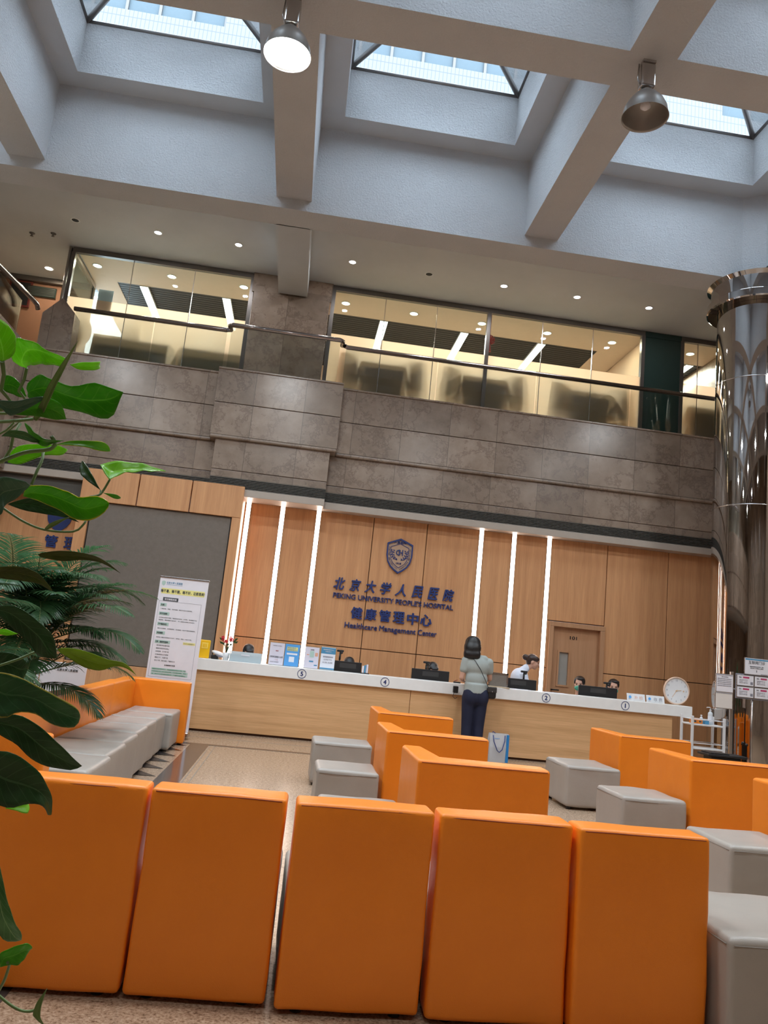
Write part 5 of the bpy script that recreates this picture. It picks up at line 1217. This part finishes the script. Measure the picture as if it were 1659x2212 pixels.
# left bench: five cubes and a long one along orange backs
gb = 'grey bench cushions along the left orange backs'
ys = [(8.98, 9.60), (8.33, 8.96), (7.71, 8.31), (7.10, 7.69), (6.45, 7.08), (5.75, 6.43), (5.08, 5.73)]
nb = ['in the far corner by the banner', 'second from the far corner', 'third from the far corner', 'fourth from the far corner', 'fifth from the far corner', 'partly under the big leaves', 'last one beneath the drooping leaves']
for i, (a, c) in enumerate(ys):
    xr = (-1.17, -1.235, -1.225, -1.205, -1.18, -1.15, -1.11)[i]
    grey_cube(-1.70, xr, a, c, .405, 'grey bench cushion ' + nb[i], gb, 40+i)
def bench_back(x0, x1, y0, y1, label, seed):
    t = thing('bench_backrest', label, 'seat back', ((x0+x1)/2, (y0+y1)/2, 0), 0, 'orange backs of the left bench')
    hx, hy = (x1-x0)/2, (y1-y0)/2
    bm = NB(); cushion_box(bm, -hx, hx, -hy, hy, .018, .715, .02, seed, .010, 9); obj('upholstery', bm, M['orange'], t)
    for sx in (-1, 1):
        for sy in (-1, 1): bm = NB(); cyl(bm, (sx*(hx-.05), sy*(hy-.05), 0), .022, .04, 12); obj('foot', bm, M['foot'], t)
bench_back(-1.88, -1.10, 9.62, 9.78, 'orange end backrest of the left bench, in front of the banner', 51)
bench_back(-1.88, -1.72, 8.40, 9.60, 'short orange side backrest in the far corner of the left bench', 52)
bench_back(-1.86, -1.71, 5.05, 8.36, 'long orange side backrest of the left bench under the palm', 53)
bench_back(-1.95, -1.12, 4.12, 4.28, 'orange near-end backrest of the left bench, behind the leaves', 54)

# ================================================================== ROLL-UP BANNER
bn = thing('rollup_banner', 'tall white roll-up banner stand of sleep health text beside the counter', 'banner', (-1.42, 10.2, 0), -.03)
bm = NB(); rbox(bm, -.32, .32, -.09, .09, .02, .09, .02, 3); obj('base_cassette', bm, M['steel'], bn)
bm = NB(); box(bm, -.28, -.22, -.16, .16, 0, .02); box(bm, .22, .28, -.16, .16, 0, .02); obj('base_foot', bm, M['steel'], bn)
bm = NB(); tube(bm, [(0, .03, .08), (0, .03, 1.96)], .01, 8); obj('support_pole', bm, M['steel'], bn)
bm = NB(); box(bm, -.305, .305, -.012, -.010, .08, 1.955); sheet = obj('banner_sheet', bm, M['paper'], bn)
bm = NB(); rbox(bm, -.31, .31, -.02, .0, 1.945, 1.965, .004); obj('top_rail', bm, M['steel'], bn)
def bt(s, x, z, w_, h_, mt, b_=.012):
    text_obj('print', s, (x+w_/2, -.0125, z), mt, sheet, width=w_, height=h_, bold=b_, thick=.0006)
def bb(x0, x1, z0, z1, mt, d_=.0):
    bm = NB(); box(bm, x0, x1, -.0128-d_, -.012, z0, z1); obj('colour_block', bm, mt, sheet)
P_ = pal
bt('北京大学人民医院', -.22, 1.885, .20, .03, P_['teal']); bb(-.22, -.02, 1.858, 1.861, P_['teal'])
bm = NB(); prism(bm, [(x*.11, z*.11) for x, z in shield(1.0)], .001, Matrix.Translation((-.255, -.013, 1.875))); obj('small_shield', bm, P_['greengrey'], sheet)
bb(-.27, .27, 1.745, 1.815, P_['banana']); 
text_obj('print', '睡不着，睡不醒，睡不好，这都是病！', (-.0, -.0135, 1.78), P_['darkgrey'], sheet, width=.55, height=.042, bold=.02, thick=.0006)
bb(-.235, -.045, 1.655, 1.70, P_['darkgrey']); text_obj('print', '常见睡眠疾病', (-.14, -.0135, 1.677), M['paper'], sheet, width=.15, height=.026, bold=.02, thick=.0006)
for q in ((-.28, .25, 1.648, 1.651), (-.28, -.277, .715, 1.65), (.247, .25, .715, 1.65), (-.28, .25, .715, .718)): bb(*q, P_['grey'])
def head_(s, z, w_): bb(-.26, -.26+w_+.03, z-.021, z+.021, P_['greengrey']); text_obj('print', s, (-.25+w_/2, -.0135, z), P_['darkgrey'], sheet, width=w_, height=.024, bold=.02, thick=.0006)
head_('失眠：', 1.605, .05); bt('入睡困难、早醒、多梦易醒，醒后不适白天疲劳等。', -.25, 1.555, .40, .014, P_['darkgrey'], .0)
head_('发作性睡病：', 1.495, .10); bt('白天难以控制的嗜睡，情绪激动时猝倒、幻觉等，夜间睡眠不好', -.25, 1.445, .47, .014, P_['darkgrey'], 0); bt('睡瘫等，睡眠瘫痪“鬼压床”，伴入睡前幻觉等出现症状。', -.25, 1.415, .45, .014, P_['darkgrey'], 0)
head_('不宁腿综合征：', 1.365, .11); bt('静卧出现酸麻、蚁爬等感觉，活动缓解，夜间严重影响睡眠等。', -.25, 1.31, .47, .014, P_['darkgrey'], 0)
head_('异态睡眠：', 1.255, .08); bt('夜间或入睡后出现异常行为动作，说梦话、梦游、大喊大叫等。', -.25, 1.20, .44, .014, P_['darkgrey'], 0)
head_('打鼾、睡眠呼吸暂停：', 1.145, .16)
for k, s in enumerate(('· 夜间鼾声如雷响亮', '· 睡眠时感觉呼吸停止', '· 白天困倦、乏力等不适', '· 反复起夜白天疲倦', '· 晨起口干、头痛不适', '· 记忆力下降、注意力减退、严重影响工作')): bt(s, -.24, 1.10-k*.037, .17 if k < 5 else .26, .017, P_['darkgrey'], 0)
bb(.09, .24, 1.135, 1.165, P_['banana']); text_obj('print', '北京大学人民医院睡眠中心', (.165, -.0135, 1.15), P_['grey'], sheet, width=.135, height=.014, bold=.0, thick=.0006)
bt('生理健康的危害', -.10, .865, .13, .018, P_['darkgrey'])
for k in range(3):
    bb(-.25, .20-(.03 if k == 0 else 0), .80-k*.030, .825-k*.030, P_['greengrey']); text_obj('print', ('睡眠呼吸暂停综合征，睡眠疾病相关高血压等、冠心', '非常容易引起心脑血管疾病等，引发糖尿病等、糖尿', '病、脑卒中及老年痴呆等危险，严重影响健康寿命。')[k], (-.03, -.0135, .8125-k*.03), P_['green'], sheet, width=.42, height=.015, bold=0, thick=.0006)
bt('睡眠中心联合门诊', -.05, .63, .28, .026, P_['darkgrey'])
for q in ((-.26, .245, .556, .559), (-.26, -.257, .36, .556), (.242, .245, .36, .556), (-.26, .245, .36, .363)): bb(*q, P_['grey'])
bt('周一至周五上午全天门诊', .0, .53, .22, .016, P_['darkgrey'], 0); bt('扫码预约咨询热线', .0, .255, .20, .018, P_['magenta'], 0); bt('预约', .12, .21, .06, .018, P_['red'], 0)

# ================================================================== PAPER BAG
pb = thing('paper_bag', 'white paper bag with navy rope handles standing beside the visitor', 'bag', (2.93, 10.74, 0), .12)
bm = NB()
a = [(-.13, -.05), (.13, -.05), (.13, .05), (-.13, .05)]; b_ = [(-.125, -.045), (.14, -.045), (.145, .03), (-.12, .03)]
lo = [bm.verts.new((x, y, .0)) for x, y in a]; hi = [bm.verts.new((x, y, .375)) for x, y in b_]
md = [bm.verts.new((x*1.0, y*1.25, .2)) for x, y in a]
bm.faces.new(lo[::-1])
for L1, L2 in ((lo, md), (md, hi)):
    for i in range(4): bm.faces.new((L1[i], L1[(i+1) % 4], L2[(i+1) % 4], L2[i]))
bmesh.ops.solidify(bm, geom=bm.faces[:], thickness=.0015); obj('bag_body', bm, plain('white_bag_paper', (.86, .87, .89), .5), pb)
bm = NB(); tube(bm, [(-.085, -.05, .35), (-.08, -.075, .27), (-.03, -.085, .16), (.0, -.087, .135), (.04, -.085, .17), (.075, -.075, .28), (.085, -.05, .355)], .0065, 8); tube(bm, [(-.07, .04, .35), (-.06, .035, .39), (-.02, .03, .365), (.0, .02, .355)], .0065, 8); obj('rope_handle', bm, M['blue'], pb)
bm = NB(); box(bm, .105, .142, -.0655, -.055, .005, .365); obj('blue_gusset', bm, plain('bright_blue_print', (.02, .22, .55), .5), pb)
text_obj('bag_print', '健康管理', (-.03, -.058, .31), pal['skyblue'], pb, width=.07, height=.014, thick=.001)

# ================================================================== WHITE TROLLEY
tr = thing('service_trolley', 'white three-tier service trolley with bottles at the counter end', 'trolley', (5.78, 10.62, 0))
bm = NB(); X0, X1, Y0_, Y1_ = -.22, .24, -.14, .16
for nme, z in (('lower', .13), ('middle', .44), ('top', .755)):
    bm = NB(); rbox(bm, X0, X1, Y0_, Y1_, z-.012, z+.012, .008); 
    for q in (((X0, Y0_), (X1, Y0_)), ((X0, Y1_), (X1, Y1_)), ((X0, Y0_), (X0, Y1_)), ((X1, Y0_), (X1, Y1_))): tube(bm, [(q[0][0], q[0][1], z+.07), (q[1][0], q[1][1], z+.07)], .006, 6)
    obj('shelf', bm, M['white'], tr)
for x in (X0, X1):
    for y in (Y0_, Y1_):
        bm = NB(); rbox(bm, x-.016, x+.016, y-.016, y+.016, .05, .87, .005); p_ = obj('post', bm, M['white'], tr)
        bm = NB(); cyl(bm, (x, y, .025), .025, .02, 14, Matrix.Translation((x, y, .025)) @ Matrix.Rotation(PI/2, 4, 'X') @ Matrix.Translation((-x, -y, -.035))); obj('caster', bm, M['foot'], p_)
TZ = .768
def bottle(x, y, h, r, label, pump=True):
    t = thing('pump_bottle', label, 'bottle', (5.78+x, 10.62+y, TZ), 0, 'bottles on the trolley')
    bm = NB(); lathe(bm, [(.001, 0), (r, .002), (r, h*.62), (r*.9, h*.68), (r*.35, h*.76), (r*.35, h*.80), (.001, h*.80)], 20); obj('bottle_body', bm, plain('clear_white_plastic', (.74, .80, .84), .2) if 'clear_white_plastic' not in bpy.data.materials else bpy.data.materials['clear_white_plastic'], t)
    if pump:
        bm = NB(); cyl(bm, (0, 0, h*.79), r*.5, h*.06, 14); tube(bm, [(0, 0, h*.84), (0, 0, h*.97), (-.01, 0, h*.985), (-.05, 0, h*.975), (-.055, 0, h*.94)], .0055, 8); obj('pump_head', bm, M['white'], t)
    else:
        bm = NB(); cyl(bm, (0, 0, h*.79), r*.6, h*.18, 14); obj('cap', bm, M['white'], t)
    bm = NB(); lathe(bm, [(r+.0006, h*.15), (r+.0006, h*.5)], 20); obj('bottle_label', bm, pal['pale'], t)
bottle(.085, -.05, .235, .032, 'tall pump bottle of clear sanitiser on the trolley top', True); bottle(.02, .07, .12, .02, 'small white capped bottle behind the pump bottle on the trolley', False); bottle(.17, .05, .09, .014, 'thin little white tube at the right of the trolley top', False)
for k in range(2):
    t = thing('tissue_box', 'small orange box on the trolley top, %s of the pair' % ('left' if k == 0 else 'right'), 'box', (5.78-.15+k*.075, 10.62-.03, TZ), 0, 'orange boxes on the trolley')
    bm = NB(); rbox(bm, -.035, .035, -.05, .05, 0, .06, .003); obj('box_body', bm, pal['orange'], t)
    bm = NB(); box(bm, -.018, .018, -.0515, -.05, .018, .04); obj('box_print', bm, pal['darkgrey'], t)
t = thing('glove_box', 'flat blue and white box stack behind the pump bottle on the trolley', 'box', (5.78+.03, 10.62-.01, TZ)); bm = NB(); rbox(bm, -.03, .12-.09, -.06, .04, 0, .05, .003); obj('box_body', bm, pal['teal'], t)
bm = NB(); rbox(bm, -.028, .028, -.058, .038, .05, .056, .001, 1); obj('box_lid', bm, M['paper'], t)

# ================================================================== BOARDS IN FRONT OF THE COLUMN
def board(par, x, y, z0, z1, w_, base, name, lines, ang=0):
    bm = NB(); rbox(bm, x-w_/2-.008, x+w_/2+.008, y, y+.012, z0-.008, z1+.008, .003, 1); f_ = obj(name, bm, M['steel'], par)
    bm = NB(); box(bm, x-w_/2, x+w_/2, y-.003, y-.0005, z0, z1); s_ = obj('sheet', bm, base, f_)
    for txt, dx, zz, ww, hh, mt in lines:
        if txt is None: bm = NB(); box(bm, x+dx-ww/2, x+dx+ww/2, y-.0045, y-.003, zz-hh/2, zz+hh/2); obj('block', bm, mt, f_)
        else: text_obj('print', txt, (x+dx, y-.0045, zz), mt, f_, width=ww, height=hh, bold=.005, thick=.0006)
st = thing('sign_stand', 'steel pole stand carrying two white notice boards before the column', 'sign stand', (5.72, 9.8, 0))
bm = NB(); rbox(bm, -.02, .02, -.01, .02, .03, 1.50, .004); obj('pole', bm, M['steel'], st)
bm = NB(); rbox(bm, -.018, .045, -.006, .03, .05, 1.02, .004); obj('pole_sleeve', bm, M['black'], st)
bm = NB(); rbox(bm, -.20, .20, -.15, .15, 0, .03, .01); obj('base_plate', bm, M['black'], st)
board(st, -.115, -.03, 1.235, 1.455, .225, M['paper'], 'notice_board', [(None, 0, 1.447, .22, .008, pal['grey']), ('就诊须知', 0, 1.425, .09, .014, pal['grey'])] + [('健康体检预约流程及注意事项说明', -.005, 1.40-k*.022, .19, .010, pal['grey']) for k in range(5)])
board(st, -.12, -.03, 1.03, 1.225, .225, plain('blank_cream_sheet', (.74, .70, .66), .5), 'notice_board', [(None, 0, 1.218, .22, .008, pal['grey'])])
bd = thing('column_signboard', 'dark signboard with a title card and four small cards before the column', 'sign', (6.33, 10.3, 0))
bm = NB(); rbox(bm, -.26, .26, 0, .014, 1.165, 1.50, .004); obj('backing_board', bm, pal['grey'], bd)
bm = NB(); tube(bm, [(0, .03, .02), (0, .03, 1.4)], .014, 8); obj('pole', bm, M['steel'], bd)
bm = NB(); cyl(bm, (0, .02, 0), .15, .02, 32); obj('base_plate', bm, M['steel'], bd)
board(bd, .03, -.012, 1.505, 1.72, .34, M['paper'], 'title_card', [(None, 0, 1.705, .33, .018, pal['teal']), ('互联网门诊', 0, 1.665, .24, .045, pal['darkgrey']), ('健康体检报告在线咨询，预约', 0, 1.61, .20, .014, pal['darkgrey']), ('请扫描下方医生二维码', 0, 1.588, .19, .014, pal['darkgrey']), ('1', 0, 1.55, .008, .03, pal['darkgrey']), (None, .11, 1.512, .1, .01, pal['grey'])])
for k, (x, z) in enumerate(((-.13, 1.345), (.125, 1.345), (-.13, 1.19), (.125, 1.19))):
    board(bd, x, -.012, z, z+.135, .235, M['paper'], 'doctor_card', [(None, .01, z+.108, .09, .022, pal['magenta']), ('医生', -.075, z+.108, .035, .014, pal['darkgrey']), ('健康管理专家门诊', -.03, z+.075, .12, .010, pal['grey']), ('每周一上午', -.03, z+.055, .12, .010, pal['grey']), ('预约咨询', -.03, z+.035, .12, .010, pal['grey']), (None, .09, z+.035, .036, .036, pal['grey'])])
ps = thing('black_pedestal', 'low black flat-topped stand at the foot of the notice boards', 'stand', (5.42, 9.45, 0))
bm = NB(); rbox(bm, -.26, .24, -.14, .14, .455, .485, .008); rbox(bm, -.22, .02, -.12, .12, .485, .50, .005); obj('top_plate', bm, M['black'], ps)
bm = NB(); rbox(bm, -.20, .18, -.10, .10, .02, .455, .01); obj('pedestal_body', bm, M['black'], ps)
bm = NB(); rbox(bm, -.24, .22, -.13, .13, 0, .03, .008); obj('pedestal_foot', bm, M['foot'], ps)
# white folded board behind the left bench
t = thing('folding_screen_board', 'white printed board leaning behind the left bench below the palm', 'board', (-2.36, 8.25, 0), .08)
bm = NB(); rbox(bm, -.05, .38, 0, .02, 0, .87, .004); obj('right_panel', bm, M['paper'], t)
bm = NB(); rbox(bm, -.42, -.06, 0, .02, 0, .87, .004); o = obj('left_panel', bm, M['paper'], t)
text_obj('print', '北京大学人民医院', (.20, -.001, .80), pal['darkgrey'], t, width=.20, height=.026, bold=.01, thick=.001)

# ================================================================== PLANTS
frond_m = mat_leaf('palm_leaflet', (.030, .085, .035), (.055, .14, .055), (.10, .20, .09))
stem_m = plain('palm_stem', (.16, .20, .07), .5)
terr = plain('dark_planter', (.05, .045, .04), .5)
def frond(par, base, az, lean, L_, ll, rnd, inv):
    """arching rachis with two rows of leaflets, one mesh"""
    P = []; p = Vector(base); el = lean
    n = 22
    for i in range(n+1):
        P.append(p.copy()); el -= (1.75*(i/n)**1.1)/n*1.35; s_ = L_/n
        p = p + Vector((math.cos(az)*math.cos(el), math.sin(az)*math.cos(el), math.sin(el)))*s_
    bm = NB(); uvl = bm.loops.layers.uv.new('UVMap')
    tube(bm, P, [.007*(1-.8*i/n) for i in range(n+1)], 5, mi=1)
    for i in range(5, n+1):
        for hlf in (0, .5):
            if i == n and hlf: continue
            q = P[i].lerp(P[min(i+1, n)], hlf); d_ = (P[min(i+1, n)]-P[i-1]).normalized(); side = d_.cross(Vector((0, 0, 1))).normalized(); upv = side.cross(d_)
            tt = (i+hlf)/n; l_ = ll*math.sin(PI*min(1, .18+.80*tt))**.7
            for s_ in (-1, 1):
                dr = (side*s_*.85 + d_*(.55+.4*tt) + upv*(.30+.15*rnd.random())).normalized(); a = q; w_ = .0085
                pts = [a]; dd = dr
                for k in range(5):
                    dd = (dd + Vector((0, 0, -.13-.10*rnd.random()))).normalized(); pts.append(pts[-1]+dd*l_/5)
                wv = d_.cross(dr).cross(dr).normalized()
                prev = None
                for k, pp in enumerate(pts):
                    ww = w_*(.5, 1, 1, .85, .55, .05)[k]; c_ = (bm.verts.new(pp-wv*ww), bm.verts.new(pp+wv*ww))
                    if prev:
                        f = bm.faces.new((prev[0], prev[1], c_[1], c_[0])); f.smooth = True
                        for lp, uvc in zip(f.loops, ((k/5-.2, .3), (k/5-.2, .7), (k/5, .7), (k/5, .3))): lp[uvl].uv = uvc
                    prev = c_
    o = obj('frond', bm, [frond_m, stem_m], par); o.matrix_parent_inverse = inv
    return o
def areca(x, y, label, fr, seed, ph=.42, r_=.24):
    t = thing('areca_palm', label, 'palm', (x, y, 0))
    rnd = random.Random(seed)
    bm = NB(); lathe(bm, [(.001, 0), (r_*.75, 0), (r_, ph), (r_+.02, ph), (r_+.02, ph+.03), (r_-.02, ph+.03), (r_-.03, ph-.04), (.001, ph-.04)], 32); obj('planter', bm, terr, t)
    bm = NB(); cyl(bm, (0, 0, ph-.045), r_-.03, .02, 24); obj('soil', bm, M['seam'], t)
    for (az, lean, L_, ll, bz) in fr:
        a = rnd.random()*6.28; bx, by = .08*math.cos(a), .08*math.sin(a)
        bm_ = NB(); top = Vector((bx*1.6+.05*math.cos(az), by*1.6+.05*math.sin(az), bz)); tube(bm_, [(bx, by, ph-.04), (bx*1.3, by*1.3, (ph+bz)/2), top], [.016, .013, .009], 7); obj('cane', bm_, stem_m, t)
        frond(t, top, az, lean, L_, ll, rnd, Matrix())
    return t
rf = random.Random(11)
A1 = [(math.radians(a), l, L_, .30, bz) for a, l, L_, bz in (
 (-10, 1.05, .95, 1.05), (12, .85, 1.05, 1.0), (-32, .95, 1.0, 1.1), (35, 1.15, .9, 1.15), (60, 1.0, .95, 1.05), (-60, .9, .95, 1.0), (-88, 1.05, .9, 1.1), (100, .95, .9, 1.0), (150, 1.1, .9, 1.1), (-130, 1.0, .9, 1.0), (-5, .55, .95, .85), (-40, .5, .9, .85), (25, .4, .9, .8), (-75, .45, .85, .8), (-15, 1.3, .95, 1.2), (190, .9, .9, 1.0), (-20, .15, .8, .75), (8, .75, 1.1, 1.15))]
rr_ = random.Random(21)
A1 += [(math.radians(rr_.uniform(-110, 60)), rr_.uniform(.3, 1.25), rr_.uniform(.75, 1.05), .32, rr_.uniform(.85, 1.42)) for _ in range(20)]
areca(-2.16, 6.75, 'feathery green palm behind the left bench, in front of the grey screen', A1, 1)
A2 = [(math.radians(a), l, L_, .27, bz) for a, l, L_, bz in (
 (0, 1.0, .8, .95), (30, .9, .85, .95), (-30, 1.05, .8, .95), (60, 1.1, .75, 1.0), (-65, .85, .8, .9), (-95, .9, .8, .9), (120, 1.0, .8, 1.0), (180, 1.0, .8, 1.0), (-10, .5, .8, .8), (-50, .45, .8, .75), (25, .5, .8, .8), (10, 1.3, .8, 1.05), (-120, 1.1, .8, .95), (-20, .2, .75, .72))]
A2 += [(math.radians(rr_.uniform(-110, 70)), rr_.uniform(.3, 1.25), rr_.uniform(.65, .9), .28, rr_.uniform(.7, 1.1)) for _ in range(12)]
areca(-2.35, 5.0, 'dark green palm nearer the viewer, below the drooping plant at the left edge', A2, 5)

# foreground climbing plant
LM = {'young': mat_leaf('young_leaf', (.22, .58, .015), (.32, .72, .03), (.42, .78, .10)),
      'green': mat_leaf('mid_green_leaf', (.06, .29, .012), (.11, .40, .02), (.20, .50, .06)),
      'deep': mat_leaf('deep_green_leaf', (.028, .085, .026), (.05, .13, .04), (.11, .22, .10)),
      'pale': mat_leaf('grey_green_leaf', (.07, .14, .08), (.10, .20, .12), (.18, .28, .18)),
      'variegated': mat_leaf('variegated_leaf', (.05, .17, .04), (.16, .28, .13), (.35, .45, .25)),
      'edged': mat_leaf('yellow_edged_leaf', (.09, .36, .015), (.15, .47, .02), (.22, .55, .05), (.70, .62, .03)),
      'edgeddeep': mat_leaf('yellow_edged_deep_leaf', (.03, .115, .04), (.05, .17, .06), (.11, .26, .12), (.50, .45, .10)),
      'olive': mat_leaf('olive_leaf', (.06, .09, .012), (.10, .12, .02), (.16, .18, .05)),
      'olivebright': mat_leaf('yellow_green_leaf', (.22, .32, .02), (.32, .44, .04), (.34, .42, .08)),
      'sheath': mat_leaf('pale_sheath', (.14, .22, .06), (.24, .30, .12), (.3, .36, .18))}
pp = thing('climbing_pothos', 'large glossy-leaved climbing pothos plant close to the viewer at left', 'houseplant', (-.78, 1.0, 0))
PO = Vector((-.78, 1.0, 0))
bm = NB(); lathe(bm, [(.001, 0), (.15, 0), (.19, .36), (.205, .36), (.205, .39), (.175, .39), (.165, .33), (.001, .33)], 36); obj('planter', bm, terr, pp)
bm = NB(); cyl(bm, (0, 0, .325), .166, .02, 28); obj('soil', bm, M['seam'], pp)
bm = NB(); tube(bm, [(0, 0, .3), (0, 0, .9), (0.01, 0, 1.85)], .035, 14); obj('moss_pole', bm, plain('brown_coir', (.10, .06, .03), .9), pp)
def sample(P, t):
    s = [0]
    for a, c in zip(P[:-1], P[1:]): s.append(s[-1]+(c-a).length)
    d_ = t*s[-1]; k = 0
    while k < len(P)-2 and s[k+1] < d_: k += 1
    f = (d_-s[k])/max(1e-9, s[k+1]-s[k])
    p0, p1, p2, p3 = P[max(0, k-1)], P[k], P[k+1], P[min(len(P)-1, k+2)]
    return ((p1*2)+(p2-p0)*f+(p0*2-p1*5+p2*4-p3)*f*f+(-p0+p1*3-p2*3+p3)*f*f*f)*.5
def leaf(U, L_, mt, k):
    U = [Vector(p)-PO for p in U]; L_ = [Vector(p)-PO for p in L_]
    n, m_ = 18, 8; bm = NB(); uvl = bm.loops.layers.uv.new('UVMap'); grid = []
    c0 = sum(U, Vector())/len(U); c1 = sum(L_, Vector())/len(L_); ax = U[-1]-U[0]; nrm = ax.cross(c1-c0).normalized() if (c1-c0).length > 1e-5 else Vector((0, 1, 0))
    if nrm.y > 0: nrm = -nrm
    for i in range(n+1):
        a, c = sample(U, i/n), sample(L_, i/n); w_ = (a-c).length; row = []
        for j in range(m_+1):
            v = j/m_; fold = (1-abs(2*v-1)); wav = .05*math.sin(i*1.3+k*2+j*.5)*w_*abs(2*v-1)
            p = a.lerp(c, v) - nrm*(fold*w_*.16) + nrm*wav + nrm*(.010*math.sin(i/n*PI))
            row.append(p)
        grid.append(row)
    vt = [[None]*(m_+1) for _ in range(n+1)]
    tip, base = bm.verts.new(grid[n][m_//2]), bm.verts.new(grid[0][m_//2])
    for i in range(n+1):
        for j in range(m_+1): vt[i][j] = base if i == 0 else tip if i == n else bm.verts.new(grid[i][j])
    for i in range(n):
        for j in range(m_):
            q = []; uvq = []
            for (a_, b__) in ((i, j), (i+1, j), (i+1, j+1), (i, j+1)):
                if vt[a_][b__] not in q: q.append(vt[a_][b__]); uvq.append((a_/n, b__/m_))
            if len(q) < 3: continue
            f = bm.faces.new(q); f.smooth = True
            for lp, u_ in zip(f.loops, uvq): lp[uvl].uv = u_
    o = obj('sheath' if mt == 'sheath' else 'leaf', bm, LM[mt], pp)
    sd = o.modifiers.new('thickness', 'SOLIDIFY'); sd.thickness = .0009; sd.offset = 0
    return o
for k, (tone, U, L_) in enumerate(LEAVES): leaf(U, L_, tone, k)
pst = plain('pothos_stem', (.12, .20, .06), .45)
for r_, P in STEMS:
    V = [Vector(p)-PO for p in P]
    if V[0].x < PO.x*0+.36 and V[0].z > -.0: V.insert(0, Vector((.01, 0, V[0].z-.06)))
    V = [sample(V, i/20) for i in range(21)]
    bm = NB(); tube(bm, V, r_*.6, 8); obj('petiole', bm, pst, pp)
# petioles joining the outer stems to the pole
for z in (.95, 1.15, 1.35, 1.5, 1.62):
    bm = NB(); tube(bm, [(.02, 0, z-.1), (.12, -.01, z-.02), (.24, -.02, z+.03), (.34, 0, z+.02)], .005, 7); obj('petiole', bm, pst, pp)
